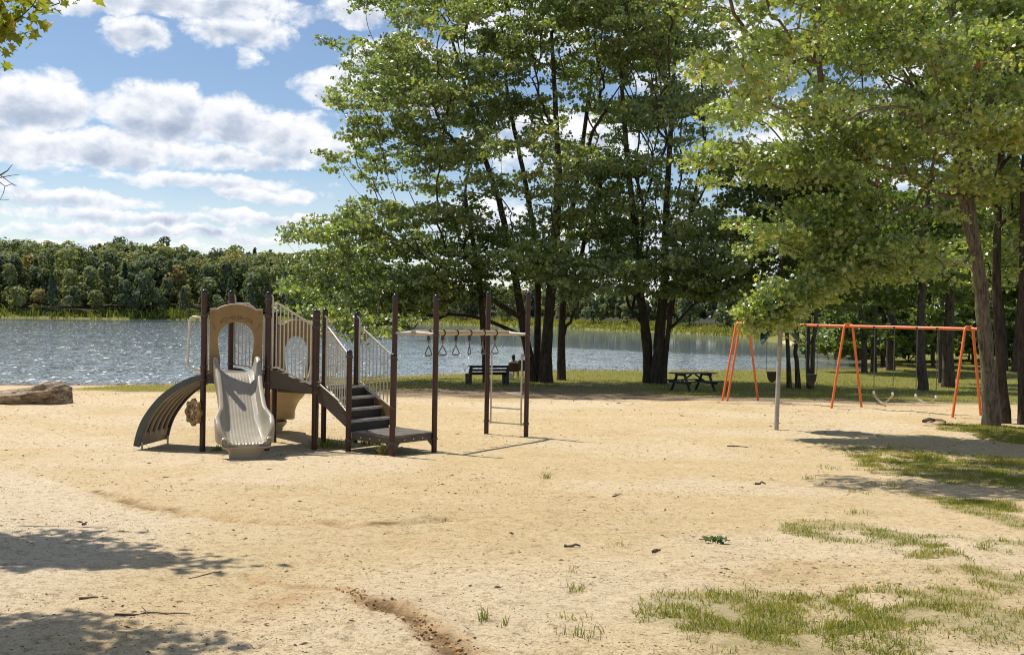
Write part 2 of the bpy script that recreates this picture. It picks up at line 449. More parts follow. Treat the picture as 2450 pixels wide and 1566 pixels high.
# ------------------------------------------------------------------ world, sun, camera
SUN = np.array([-.44, .30, 1.0]); SUN /= np.linalg.norm(SUN)
def world():
    w = bpy.data.worlds.new('World'); SC.world = w; w.use_nodes = True
    nt = w.node_tree; nt.nodes.clear(); L = nt.links
    out = nt.nodes.new('ShaderNodeOutputWorld')
    sky = nt.nodes.new('ShaderNodeTexSky'); sky.sky_type = 'NISHITA'; sky.sun_disc = False
    sky.sun_elevation = math.asin(SUN[2]); sky.sun_rotation = math.atan2(SUN[0], SUN[1])
    sky.altitude = 300; sky.air_density = 1.0; sky.dust_density = .3; sky.ozone_density = 2.2
    bg = nt.nodes.new('ShaderNodeBackground'); bg.inputs[1].default_value = .086; L.new(sky.outputs[0], bg.inputs[0])
    tc = nt.nodes.new('ShaderNodeTexCoord'); sp = nt.nodes.new('ShaderNodeSeparateXYZ'); L.new(tc.outputs['Generated'], sp.inputs[0])
    X, Y, Z = sp.outputs
    az = math_(nt, 'ARCTAN2', X, Y); el = math_(nt, 'ARCSINE', Z)
    # sky coordinates in degrees
    azd = math_(nt, 'MULTIPLY', az, 57.2958); eld = math_(nt, 'MULTIPLY', el, 57.2958)
    cb = nt.nodes.new('ShaderNodeCombineXYZ'); L.new(azd, cb.inputs[0]); L.new(eld, cb.inputs[1])
    co = cb.outputs[0]
    def scl(vec, s):
        n = nt.nodes.new('ShaderNodeVectorMath'); n.operation = 'MULTIPLY'; L.new(vec, n.inputs[0]); n.inputs[1].default_value = s; return n.outputs[0]
    def addv(vec, s):
        n = nt.nodes.new('ShaderNodeVectorMath'); n.operation = 'ADD'; L.new(vec, n.inputs[0])
        if hasattr(s, 'is_linked'): L.new(s, n.inputs[1])
        else: n.inputs[1].default_value = s
        return n.outputs[0]
    # warp
    wn = nt.nodes.new('ShaderNodeTexNoise'); wn.inputs['Scale'].default_value = .38; wn.inputs['Detail'].default_value = 6; wn.inputs['Roughness'].default_value = .6
    L.new(co, wn.inputs['Vector'])
    wv = scl(addv(wn.outputs['Color'], (-.5, -.5, -.5)), (3.6, 2.0, 0))
    cw = addv(co, wv)
    def deg(u, v):
        d = ray(u, v); return math.degrees(math.atan2(d[0], d[1])), math.degrees(math.asin(d[2] / np.linalg.norm(d)))
    CL = [(95, 245, 165, 72, 1.0), (-120, 300, 190, 90, 1.0), (395, 272, 155, 82, 1.1), (560, 290, 130, 65, 1.0), (690, 318, 150, 66, 1.0), (800, 345, 90, 50, .8), (260, 355, 330, 52, 1.0), (560, 372, 260, 30, .8), (60, 350, 160, 55, .9),
          (330, 78, 85, 42, .8), (470, 5, 330, 42, 1.0), (560, 70, 150, 52, .9), (585, 140, 45, 35, .55), (200, 0, 180, 30, .9), (870, 30, 110, 45, .9), (840, 215, 150, 48, 1.0), (880, 140, 80, 60, .8), (1000, 180, 140, 110, .8),
          (480, 432, 330, 22, .75), (640, 462, 190, 24, .8), (180, 478, 230, 26, .8), (330, 520, 420, 22, .75), (620, 520, 230, 22, .8), (150, 410, 60, 14, .4), (20, 440, 90, 40, .6), (400, 560, 520, 20, .8), (200, 590, 500, 18, .7),
          (1250, 60, 220, 120, .8), (1350, 330, 260, 90, .9), (1500, 560, 330, 60, .9), (1700, 120, 260, 140, .8), (2000, 350, 300, 150, .8), (2300, 80, 260, 150, .8), (1150, 520, 160, 70, .8)]
    total = None; bottoms = None
    for (u, v, a, b, k) in CL:
        ax, ey = deg(u, v); ra = a / F * 57.3 * 1.03; rb = b / F * 57.3 * 1.05
        q = scl(addv(cw, (-ax, -ey, 0)), (1 / ra, 1 / rb, 1))
        ln = nt.nodes.new('ShaderNodeVectorMath'); ln.operation = 'DOT_PRODUCT'; L.new(q, ln.inputs[0]); L.new(q, ln.inputs[1])
        g = math_(nt, 'MULTIPLY', math_(nt, 'SUBTRACT', 1.0, ln.outputs['Value'], clamp=True), k)
        total = g if total is None else math_(nt, 'MAXIMUM', total, g)
        # how far below the middle of its cloud
        s2 = nt.nodes.new('ShaderNodeSeparateXYZ'); L.new(q, s2.inputs[0])
        low = math_(nt, 'MULTIPLY', math_(nt, 'MULTIPLY_ADD', s2.outputs[1], -.55, .5, clamp=True), g)
        bottoms = low if bottoms is None else math_(nt, 'MAXIMUM', bottoms, low)
    # general fair-weather clouds over the rest of the sky (behind and beside)
    dome = noise(nt, .055, 5, .55, scl(co, (1, 2.0, 1)), .2)
    away = math_(nt, 'SUBTRACT', 1.0, math_(nt, 'MULTIPLY_ADD', math_(nt, 'ABSOLUTE', azd), -1 / 8., 35 / 8., clamp=True))
    hi = math_(nt, 'MULTIPLY_ADD', eld, 1 / 6., -22 / 6., clamp=True)
    rest = math_(nt, 'MULTIPLY', math_(nt, 'MAXIMUM', away, hi), math_(nt, 'MULTIPLY_ADD', dome, 5.0, -2.5, clamp=True))
    total = math_(nt, 'MAXIMUM', total, rest)
    nz = noise(nt, .55, 9, .62, scl(co, (1, 1.5, 1)), .3)
    nz2 = noise(nt, .55, 5, .6, addv(scl(co, (1, 1.5, 1)), (.32, -.5, 0)), .3)
    dens = math_(nt, 'MULTIPLY_ADD', math_(nt, 'SUBTRACT', nz, .5), 1.55, math_(nt, 'SUBTRACT', total, .10))
    ar = nt.nodes.new('ShaderNodeMapRange'); ar.interpolation_type = 'SMOOTHSTEP'; L.new(dens, ar.inputs[0])
    ar.inputs[1].default_value = .0; ar.inputs[2].default_value = .60
    gate = math_(nt, 'MULTIPLY', total, 9.0, clamp=True)
    alpha = math_(nt, 'MULTIPLY', ar.outputs[0], gate)
    # thin veil toward the horizon
    veil = math_(nt, 'MULTIPLY', math_(nt, 'MULTIPLY_ADD', eld, -1 / 8., 1.0, clamp=True), .62)
    veiln = math_(nt, 'MULTIPLY', veil, math_(nt, 'MULTIPLY_ADD', noise(nt, .5, 5, .6, scl(co, (.5, 3.2, 1))), 1.2, .35, clamp=True))
    alpha = math_(nt, 'MAXIMUM', alpha, veiln)
    # cloud body: thick undersides are greyer, sunward billows white
    nzs = noise(nt, .33, 2.5, .5, scl(co, (1, 1.5, 1)), .2); nzs2 = noise(nt, .33, 2.5, .5, addv(scl(co, (1, 1.5, 1)), (.5, -.9, 0)), .2)
    lit = math_(nt, 'ADD', math_(nt, 'MULTIPLY', math_(nt, 'SUBTRACT', nz, nz2), .75), math_(nt, 'MULTIPLY', math_(nt, 'SUBTRACT', nzs, nzs2), 1.1))
    body = math_(nt, 'SUBTRACT', math_(nt, 'ADD', 1.12, lit), math_(nt, 'MULTIPLY', bottoms, 1.05))
    col = ramp(nt, body, [(.15, (.36, .43, .56)), (.45, (.52, .59, .71)), (.75, (.84, .87, .93)), (1.0, (1.0, 1.0, 1.0))])
    bg2 = nt.nodes.new('ShaderNodeBackground'); L.new(col, bg2.inputs[0]); bg2.inputs[1].default_value = .80
    mx = nt.nodes.new('ShaderNodeMixShader'); L.new(alpha, mx.inputs[0]); L.new(bg.outputs[0], mx.inputs[1]); L.new(bg2.outputs[0], mx.inputs[2])
    L.new(mx.outputs[0], out.inputs[0])
    w.cycles.sampling_method = 'MANUAL'; w.cycles.sample_map_resolution = 512
world()
sl = bpy.data.lights.new('sun', 'SUN'); sl.energy = 4.4; sl.angle = R(.53); sl.color = (1.0, .94, .84)
so = bpy.data.objects.new('sun', sl); COL.objects.link(so); so.location = (-40, 15, 80)
so.rotation_euler = Vector(tuple(-SUN)).to_track_quat('-Z', 'Y').to_euler()
cam = bpy.data.cameras.new('camera'); cam.sensor_width = 36; cam.lens = F / 2450 * 36; cam.clip_end = 6000; cam.clip_start = .1
co = bpy.data.objects.new('camera', cam); COL.objects.link(co)
mw = Matrix(((CR[0], CU[0], -CF[0], 0), (CR[1], CU[1], -CF[1], 0), (CR[2], CU[2], -CF[2], ZC), (0, 0, 0, 1)))
co.matrix_world = mw; SC.camera = co
SC.view_settings.view_transform = 'Standard'; SC.view_settings.look = 'None'; SC.view_settings.exposure = .40; SC.view_settings.gamma = 1
SC.render.engine = 'CYCLES'; SC.cycles.max_bounces = 6; SC.cycles.transparent_max_bounces = 4; SC.cycles.diffuse_bounces = 3; SC.cycles.glossy_bounces = 3
SC.cycles.transmission_bounces = 4; SC.cycles.caustics_reflective = False; SC.cycles.caustics_refractive = False
SC.cycles.sample_clamp_direct = 7; SC.cycles.sample_clamp_indirect = 4; SC.cycles.use_denoising = True; SC.cycles.filter_width = 1.05

# ------------------------------------------------------------------ ground sheet
RILL1 = [G(u, v)[:2] for u, v in ((230, 1180), (270, 1193), (325, 1208), (407, 1220), (509, 1236), (585, 1251), (631, 1259), (697, 1261), (773, 1260), (844, 1268), (966, 1259), (1017, 1251), (1119, 1248))]
RILL2 = [G(u, v)[:2] for u, v in ((595, 1373), (651, 1391), (712, 1401), (814, 1411), (875, 1437), (956, 1462), (1007, 1488), (1038, 1523), (1075, 1556), (1110, 1600))]
RILL3 = [G(u, v)[:2] for u, v in ((0, 1108), (120, 1140), (230, 1180))]
PATCH = []                     # grass patches: centre, radii (metres) and strength
for (u, v, ru, rv, s) in ((2300, 1110, 260, 36, .9), (2440, 1150, 200, 40, 1.0), (2120, 1085, 80, 16, .8), (2050, 1285, 190, 38, .9), (1960, 1265, 120, 24, 1.0), (1880, 1298, 60, 14, .9), (2210, 1330, 120, 26, .8), (2330, 1205, 110, 16, .8),
                          (1760, 1490, 220, 70, 1.2), (1950, 1455, 190, 42, 1.0), (1990, 1530, 320, 60, .92), (2300, 1500, 260, 70, .9), (2430, 1400, 110, 70, .9), (2440, 1250, 80, 80, 1.1), (2150, 1420, 230, 26, .7), (1720, 1560, 170, 40, .8),
                          (2380, 1030, 110, 20, 1.0), (2440, 1045, 90, 20, 1.0), (1590, 1500, 90, 22, .5), (2260, 1380, 60, 16, .6), (2420, 1320, 90, 40, .8)):
    c = G(u, v); a = G(u + ru, v); b = G(u, v - rv)
    PATCH.append((c[0], c[1], max(.2, a[0] - c[0]), max(.2, b[1] - c[1]), s))
def grass_mask(x, y, sd=None):
    if sd is None: sd = shore_sd(x, y)
    n = fbm(x * .9, y * .9, 31, 4); n2 = fbm(x * 3.1, y * 3.1, 47, 3)
    # lakeside lawn
    yb = np.interp(x, [-40, -20, -17, -13, -6, -4, 0, 3, 8, 16, 40], [90, 90, 38.5, 33.5, 33.0, 37, 40.5, 37.5, 35.0, 34.5, 34])
    lawn = sst(-1.2, 1.6, y - yb + (n - .5) * 5) * sst(.15, .9, sd) * (y < 170)
    lawn = lawn * (1 - .9 * sst(.52, .66, fbm(x * .22, y * .5, 77, 3)) * (y < 47) * (x < 12) * (x > -5))
    far = 1.0 * (y > 150)
    pm = np.zeros_like(x)
    for cx, cy, a, b, s in PATCH:
        q = ((x - cx) / a) ** 2 + ((y - cy) / b) ** 2
        pm = np.maximum(pm, s * np.clip(1.25 - q * .75, 0, 1))
    pm = sst(.42, 1.0, pm + (n - .5) * 1.3 + (n2 - .5) * 1.1) * (pm > 0)
    stray = .32 * sst(.56, .70, n2) * sst(.45, .6, n) * sst(.2, 1.6, x - np.interp(y, [4, 6, 9, 14, 20], [-.3, .3, 1.6, 4.2, 8])) * (y < 18) * (y > 0)
    pm = np.maximum(pm, stray)
    side = sst(15.5, 18, x + (n - .5) * 3) * sst(12, 16, y) * (y < 34) * .6
    return np.clip(np.maximum(np.maximum(lawn, far), np.maximum(pm, side)), 0, 1)
_rd = np.random.default_rng(404); DENTS = []
for _ in range(620):
    yy = 4.6 * math.exp(_rd.uniform(0, math.log(26 / 4.6))); xx = _rd.uniform(-.54, .5) * yy
    L_ = _rd.uniform(.09, .15); DENTS.append((xx, yy, L_, L_ * _rd.uniform(.38, .6), _rd.uniform(0, 3.14), _rd.uniform(.006, .02)))
DENTS += [(-4.15, 15.2, .5, .3, .2, .05), (-2.0, 17.4, .6, .4, .6, .03), (11.2, 29.1, .8, .35, -.87, .06), (12.0, 28.2, .8, .35, -.87, .06), (8.6, 32.0, .7, .35, -.87, .05), (9.7, 30.9, .7, .35, -.87, .05)]
def relief(x, y):
    near = sst(45, 20, y) * sst(-6, 2, y)
    r = (fbm(x * .55, y * .7, 3, 3) - .5) * .09 + (fbm(x * 2.3, y * 3.0, 9, 4) - .5) * .045 + (fbm(x * 7.0, y * 9.0, 21, 2) - .5) * .016
    r = r * near * (1 - .75 * sst(4.6, 3.2, np.hypot((x + 3.0) * .8, y - 17.8)))
    wob = (fbm(x * 3, y * 3, 55, 4) - .5)
    d2 = seg_d(x, y, np.array(RILL2), False); wid = np.interp(x, [RILL2[0][0], RILL2[3][0], RILL2[-2][0]], [.025, .045, .13])
    lump = (fbm(x * 9, y * 9, 91, 3) - .35)
    r -= .042 * sst(1.0, .35, (d2 + wob * .34) / wid) * (.15 + 1.1 * np.clip(lump * 2.6, 0, 1))
    r += .03 * sst(2.6, 1.0, (d2 + wob * .3) / wid) * sst(.7, 1.2, d2 / wid) * sst(.15, .4, lump)
    d1 = np.minimum(seg_d(x, y, np.array(RILL1), False), seg_d(x, y, np.array(RILL3), False) + .05)
    r -= .06 * sst(.085, .02, d1 + wob * .06) * sst(.33, .52, fbm(x * 1.7, y * 1.7, 66, 2))
    # the bed above the ledge sits a little higher
    yl = np.interp(x, [p[0] for p in RILL1], [p[1] for p in RILL1])
    r += .03 * sst(-.25, .1, y - yl) * sst(6, 1.5, y - yl) * sst(-6, -4.5, x) * sst(2.5, 0, x)
    # footprints, scuffs and hollows worn under the slide mouth and the swings
    for (cx, cy, a, b, rot, dep) in DENTS:
        k = np.nonzero((np.abs(x - cx) < 2.2 * a + 2.2 * b) & (np.abs(y - cy) < 2.2 * a + 2.2 * b))[0]
        if not len(k): continue
        dx = x[k] - cx; dy = y[k] - cy; p = (dx * math.cos(rot) + dy * math.sin(rot)) / a; q = (-dx * math.sin(rot) + dy * math.cos(rot)) / b
        e = p * p + q * q
        r[k] += dep * (-np.exp(-e * 1.6) + .42 * np.exp(-(np.sqrt(e) - 1.25) ** 2 * 7))
    return r
def build_ground():
    t = np.linspace(-math.asinh(700 / 3.2), math.asinh(700 / 3.2), 760); xs = 3.2 * np.sinh(t)
    ys = np.concatenate([np.linspace(-60, 2.5, 26)[:-1], np.linspace(2.5, 4.5, 14)[:-1], 4.5 * np.exp(np.linspace(0, math.log(1200 / 4.5), 830))])
    gx, gy = np.meshgrid(xs, ys); x = gx.ravel(); y = gy.ravel()
    sd = shore_sd(x, y)
    z = height(x, y) + relief(x, y)
    gm = grass_mask(x, y, sd)
    z = z + gm * (fbm(x * 1.3, y * 1.3, 12, 3) - .4) * .05 * (y < 40)
    z = np.where(sd < 0, np.minimum(z, -.02), z)
    d2 = seg_d(x, y, np.array(RILL2), False); wid = np.interp(x, [RILL2[0][0], RILL2[3][0], RILL2[-2][0]], [.03, .06, .17])
    wob = fbm(x * 3, y * 3, 55, 4) - .5
    dirt = sst(1.5, .2, d2 / wid + wob * 2.6) * .6
    d1 = seg_d(x, y, np.array(RILL1), False)
    dirt = np.maximum(dirt, .38 * sst(.09, .02, d1 + wob * .12) * sst(.38, .55, fbm(x * 1.2, y * 1.2, 66, 2)))
    spot = G(690, 1430); dirt = np.maximum(dirt, .45 * sst(.30, .08, np.hypot(x - spot[0], (y - spot[1]) * .8) + wob * .3))
    yl = np.interp(x, [p[0] for p in RILL3 + RILL1], [p[1] for p in RILL3 + RILL1])
    cn = fbm(x * 2.6, y * 1.5, 67, 3)
    crack_shade = .8 * sst(.075, .015, d1 + np.abs(wob) * .05) * sst(.46, .56, cn) + .8 * sst(.9, .2, d2 / wid + wob * .8) * sst(.50, .62, cn)  # dark soil in the cracks, also painting the shade of the ledge's near face
    pale = sst(.0, -.35, y - yl + wob * .5) * sst(-2.0, -3.6, x) * .75
    pale = np.maximum(pale, .5 * sst(.45, .7, fbm(x * .35, y * .45, 88, 4)) * (y < 40))
    wet = sst(1.1, .0, sd + wob * .6) * (y < 120)
    lit = sst(31.0, 34.0, y + (fbm(x * .6, y * .9, 5, 3) - .5) * 6) * sst(-8, -4.5, x) * sst(48, 43, y) * (1 - gm * .8) * .85
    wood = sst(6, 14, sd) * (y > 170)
    n, m = gx.shape
    i = np.arange(n - 1)[:, None] * m + np.arange(m - 1)[None, :]
    f = np.stack([i, i + 1, i + m + 1, i + m], -1).reshape(-1, 4)
    me = mesh_np('ground', np.stack([x, y, z], 1), f, np.full(len(f), 4), True,
                 dict(grass=gm, lawn=1.0 * (y > 34), dirt=dirt, crack_shade=np.clip(crack_shade, 0, 1), pale=pale, wet=wet, litter=lit, wood=wood))
    o = obj_np('sand_ground', me, M['ground']); tag(o, None, None, None, 'structure')
build_ground()
def build_water():
    xs = np.concatenate([np.linspace(-700, -140, 40)[:-1], np.linspace(-140, 60, 160), np.linspace(60, 120, 8)[1:]])
    ys = np.concatenate([np.linspace(34, 90, 80)[:-1], np.linspace(90, 330, 130), np.linspace(330, 360, 4)[1:]])
    gx, gy = np.meshgrid(xs, ys); x = gx.ravel(); y = gy.ravel()
    d = seg_d(x, y, SHORE[NEAR_N + 2:], False)
    calm = sst(64, 54, d + (fbm(x * .05, y * .05, 3, 3) - .5) * 16)
    dn = seg_d(x, y, SHORE[:NEAR_N], False)
    shal = sst(3.5, .2, dn) * .8
    n, m = gx.shape
    i = np.arange(n - 1)[:, None] * m + np.arange(m - 1)[None, :]
    f = np.stack([i, i + 1, i + m + 1, i + m], -1).reshape(-1, 4)
    me = mesh_np('water', np.stack([x, y, np.zeros_like(x)], 1), f, np.full(len(f), 4), True, dict(calm=calm, shallow=shal))
    o = obj_np('lake_water', me, M['water']); tag(o, None, None, None, 'structure')
build_water()
# ------------------------------------------------------------------ playground structure
def V3(x, y, zr): return np.array([x, y, ZC + zr], float)
PA = (-5.26, 17.0); PB = (-5.11, 18.1); PC = (-4.26, 17.4); PE = (-3.47, 17.6); PE2 = (-3.40, 18.1); PH = (-2.93, 18.8)
PN = (-4.42, 18.6); PQ = (-3.80, 19.45); PG = (-2.82, 17.33); PI_ = (-1.985, 16.75); PK = (-1.335, 17.5); PJ = (-2.14, 18.2)
PL = (-.50, 20.8); PM = (.325, 20.4)
DECK, LAND, LOW = -1.11, -1.38, -2.10
play = thing('playground_structure', (-3.3, 17.9, gz(-3.3, 17.9)), 'brown and tan climbing structure with slide, stairs, arch climber and hanging rings on the sand', 'playground set')
def clamp_ring(mb, p, z): mb.lathe((p[0], p[1], ZC + z - .022), [(.050, 0), (.062, .004), (.062, .04), (.050, .044)], 14)
def post(p, ztop, clamps=()):
    g = gz(*p) - .25
    mb = MB(); mb.lathe((p[0], p[1], g), [(.049, 0), (.049, ZC + ztop - .10 - g)], 16)
    o = mb.build('post', M['post'], play, True)
    c = MB(); c.lathe((p[0], p[1], ZC + ztop - .10), [(.052, 0), (.053, .03), (.052, .06), (.043, .086), (.024, .1), (.004, .104)], 16)
    c.build('post_cap', M['cap'], o, True)
    if clamps:
        k = MB()
        for z in clamps: clamp_ring(k, p, z)
        k.build_each('clamp', M['clamp'], o, True)
post(PA, .32, (-.13, -1.0, -1.22)); post(PB, .33, (.12, -1.0)); post(PC, .31, (.17, -.12, -1.0, -1.28))
post(PE, .01, (-.18, -.30, -1.45)); post(PE2, .03, (-.2, -1.5)); post(PH, -.02, (-.15, -1.45)); post(PN, -.03, (-.3, -1.35)); post(PQ, .0, (-.3, -1.4))
post(PG, -.68, (-.80, -2.25)); post(PI_, -.70, (-1.62, -2.22)); post(PK, .31, (-.40, -2.22)); post(PJ, .32, (-.40, -.88, -2.2))
post(PL, .45, (-.43, -.85, -2.25)); post(PM, .45, (-.43, -.85, -2.25))
def slab(name, poly, z, th, mat, par=play, fascia=True, bolts=True):
    mb = MB(); mb.prism([V3(x, y, z - .03) for x, y in poly], (0, 0, .03)); o = mb.build(name, mat, par)
    if fascia:
        f = MB(); n = len(poly); c = np.mean(np.array(poly), 0); bl = MB()
        for i in range(n):
            a = np.array(poly[i]); b = np.array(poly[(i + 1) % n]); a = a + (c - a) * .03; b = b + (c - b) * .03
            d = b - a; L = np.hypot(*d); d = d / L; mid = (a + b) / 2
            f.box(V3(*mid, z - .035 - th / 2), (L - .09, .02, th), (d[0], d[1], 0))
            nn = np.array([d[1], -d[0]])
            if nn.dot(mid - c) < 0: nn = -nn
            for t in (.28, .5, .72):
                q = a + d * L * t + nn * .012
                bl.lathe(V3(*q, z - .035 - th / 2), [(.014, 0), (.012, .008)], 8, (nn[0], nn[1], 0))
        f.build('fascia', M['brownpanel'], o, False, .004)
        if bolts: bl.build_each('bolt', M['bolt'], o)
    return o
slab('upper_deck', [PA, PC, PB], DECK, .14, M['deck'])
slab('landing_deck', [PE2, PH, PQ, PN], LAND, .12, M['deck'])
slab('lower_deck', [PG, PI_, PK, PJ], LOW, .10, M['deck'])
# corner gussets under the low deck
gs = MB()
for p, q in ((PK, PI_), (PI_, PK), (PG, PI_), (PI_, PG)):
    a = np.array(p); d = np.array(q) - a; d /= np.hypot(*d)
    gs.prism([V3(*(a + d * .05), LOW - .13), V3(*(a + d * .16), LOW - .13), V3(*(a + d * .05), LOW - .24)], (d[1] * .02, -d[0] * .02, 0))
gs.build_each('corner_gusset', M['brownpanel'], play)
# short flight from upper deck to landing: two fanned treads
A2 = np.array(PC), np.array(PB); B2 = np.array(PE2), np.array(PN)
tr = MB(); ed = MB()
for k, (t0, t1, z) in enumerate(((.0, .36, DECK - .02), (.30, .70, DECK - .11), (.64, 1.0, DECK - .20))):
    q = [A2[0] * (1 - t0) + B2[0] * t0, A2[0] * (1 - t1) + B2[0] * t1, A2[1] * (1 - t1) + B2[1] * t1, A2[1] * (1 - t0) + B2[1] * t0]
    tr.prism([V3(x, y, z - .05 + .001 * k) for x, y in q], (0, 0, .05))
    d = (q[2] - q[1]); L = np.hypot(*d); ed.box(V3(*((q[1] + q[2]) / 2), z - .02), (L, .02, .05), (d[0], d[1], 0))
o = tr.build('upper_tread', M['deck'], play); ed.build_each('tread_edge', M['rail'], o)
# arched brown side board below that flight
def lerp(a, b, t): return np.array(a) * (1 - t) + np.array(b) * t
sb = MB(); top = []; bot = []
for i in range(13):
    t = i / 12; p = lerp(PC, PE, t)
    zt = np.interp(t, [0, .2, 1], [DECK + .05, DECK + .04, LAND - .02]); zb = np.interp(t, [0, .3, .6, 1], [DECK - .27, DECK - .28, DECK - .33, LAND - .10])
    top.append(V3(*p, zt)); bot.append(V3(*p, zb))
n2 = np.array([PC[1] - PE[1], PE[0] - PC[0], 0]); n2 = n2 / np.linalg.norm(n2)
sb.prism([p - n2 * .02 for p in top + bot[::-1]], n2 * .04)
sb.build('side_board', M['brownpanel'], play)
sb2 = MB(); top = []; bot = []
for i in range(9):
    t = i / 8; p = lerp(PB, PN, t); top.append(V3(*p, np.interp(t, [0, .2, 1], [DECK + .04, DECK + .03, LAND])));  bot.append(V3(*p, np.interp(t, [0, 1], [DECK - .25, LAND - .12])))
sb2.prism([p for p in top + bot[::-1]], (.03, -.03, 0)); sb2.build('side_board', M['brownpanel'], play)
# ---- guard rails
def rail(a, b, zt, zb, nb=9, off=(0, 0), name='guard_rail', loop=True, endloop=False):
    """a,b plan points, zt/zb lists of (t,z)"""
    d = np.array(b) - np.array(a); L = np.hypot(*d); u = d / L
    a2 = np.array(a) + u * .075 + np.array(off); b2 = np.array(b) - u * .075 + np.array(off)
    f = lambda t, zz: V3(*lerp(a2, b2, t), np.interp(t, [q[0] for q in zz], [q[1] for q in zz]))
    ts = sorted(set([0, 1] + [q[0] for q in zt]))
    mb = MB(); mb.tube([f(t, zt) for t in ts], .019, 10)
    mb.tube([f(t, zb) for t in ts], .017, 10); 
    mb.tube([f(0, zb), f(0, zt)], .019, 10); mb.tube([f(1, zb), f(1, zt)], .019, 10)
    if loop:   # hooped hand hold standing above the rail end
        s = f(0, zt); mb.tube([s, s + (0, 0, .10), s + (u[0] * -.02, u[1] * -.02, .15), s + (-u[0] * .07, -u[1] * -.0, .17)], .018, 10)
    o = mb.build(name, M['rail'], play, True)
    bb = MB()
    for i in range(1, nb):
        t = i / nb; bb.tube([f(t, zb), f(t, zt)], .0115, 8)
    bb.build_each('baluster', M['rail'], o, True)
rail(PC, PE, [(0, .10), (.14, .10), (1, -.25)], [(0, DECK + .09), (.16, DECK + .09), (1, LAND + .07)], 10)
rail(PB, PN, [(0, .10), (.35, .10), (1, -.25)], [(0, DECK + .09), (.3, DECK + .09), (1, LAND + .07)], 10)
rail(PE2, PG, [(0, -.27), (1, -.74)], [(0, LAND + .02), (1, LOW + .34)], 9)
rail(PH, PJ, [(0, -.27), (1, -.80)], [(0, LAND + .02), (1, LOW + .34)], 9)
# grab loops
gl = MB(); gl.tube([V3(-5.30, 16.98, -.16), V3(-5.44, 16.97, -.15), V3(-5.475, 16.97, -.17), V3(-5.495, 16.97, -.22), V3(-5.52, 16.97, -.92), V3(-5.51, 16.97, -.98), V3(-5.47, 16.97, -1.01), V3(-5.30, 16.98, -1.06)], .021, 10)
gl.build('grab_bar', M['rail'], play, True)
g2 = MB(); g2.tube([V3(-3.75, 19.5, -.46), V3(-3.55, 19.62, -.43), V3(-3.48, 19.66, -.45), V3(-3.44, 19.68, -.52), V3(-3.44, 19.68, -1.1), V3(-3.48, 19.66, -1.3), V3(-3.75, 19.5, -1.3)], .021, 10)
g2.build('grab_bar', M['rail'], play, True)
# ---- lower stairs
e2 = np.array(PJ) - np.array(PG); W = np.hypot(*e2); e2 /= W
up0 = lerp(PG, PJ, .5); up1 = lerp(PE2, PH, .5); run = up1 - up0; RL = np.hypot(*run); e1 = run / RL
st = MB(); rs = MB(); nose = MB()
for k in range(4):
    z = LOW + (k + 1) * (LAND - LOW) / 4
    c0 = up0 + e1 * (.04 + k * (RL - .06) / 4); dep = (RL - .06) / 4 + .02
    if k < 3: st.box(V3(*(c0 + e1 * dep / 2), z - .015 - .0006 * k), (W - .14, dep, .03), (e2[0], e2[1], 0))
    nose.box(V3(*(c0 - e1 * .006), z - .02), (W - .14, .025, .044), (e2[0], e2[1], 0))
    rs.box(V3(*(c0 + e1 * .02), z - .04 - (LAND - LOW) / 8), (W - .145, .016, (LAND - LOW) / 4 - .004), (e2[0], e2[1], 0))
o = st.build('stair_tread', M['deck'], play); nose.build('tread_nosing', simple('worn_tread_edge', (.33, .31, .285), .5, .3, 12, .1), o)
rs.build('stair_riser', simple('dark_riser', (.032, .028, .024), .6, .3, 9, .1), play)
for sgn, m_ in ((-1, M['brownpanel']), (1, M['panel'])):
    s_ = MB(); w = e2 * sgn * (W / 2 - .05)
    p = [up0 + w, up1 + w]
    poly = [V3(*p[0], LOW + .34), V3(*p[1], LAND + .03), V3(*p[1], LAND - .30), V3(*lerp(p[0], p[1], .75), LAND - .38), V3(*p[0], LOW + .0)]
    s_.prism([q - np.array([*(e2 * .012), 0]) for q in poly], (*(e2 * .024), 0))
    o = s_.build('stringer', m_, play)
    t_ = MB(); t_.tube([V3(*p[0], LOW + .35), V3(*p[1], LAND + .04)], .016, 8); t_.build('stringer_edge', M['rail'], o, True)
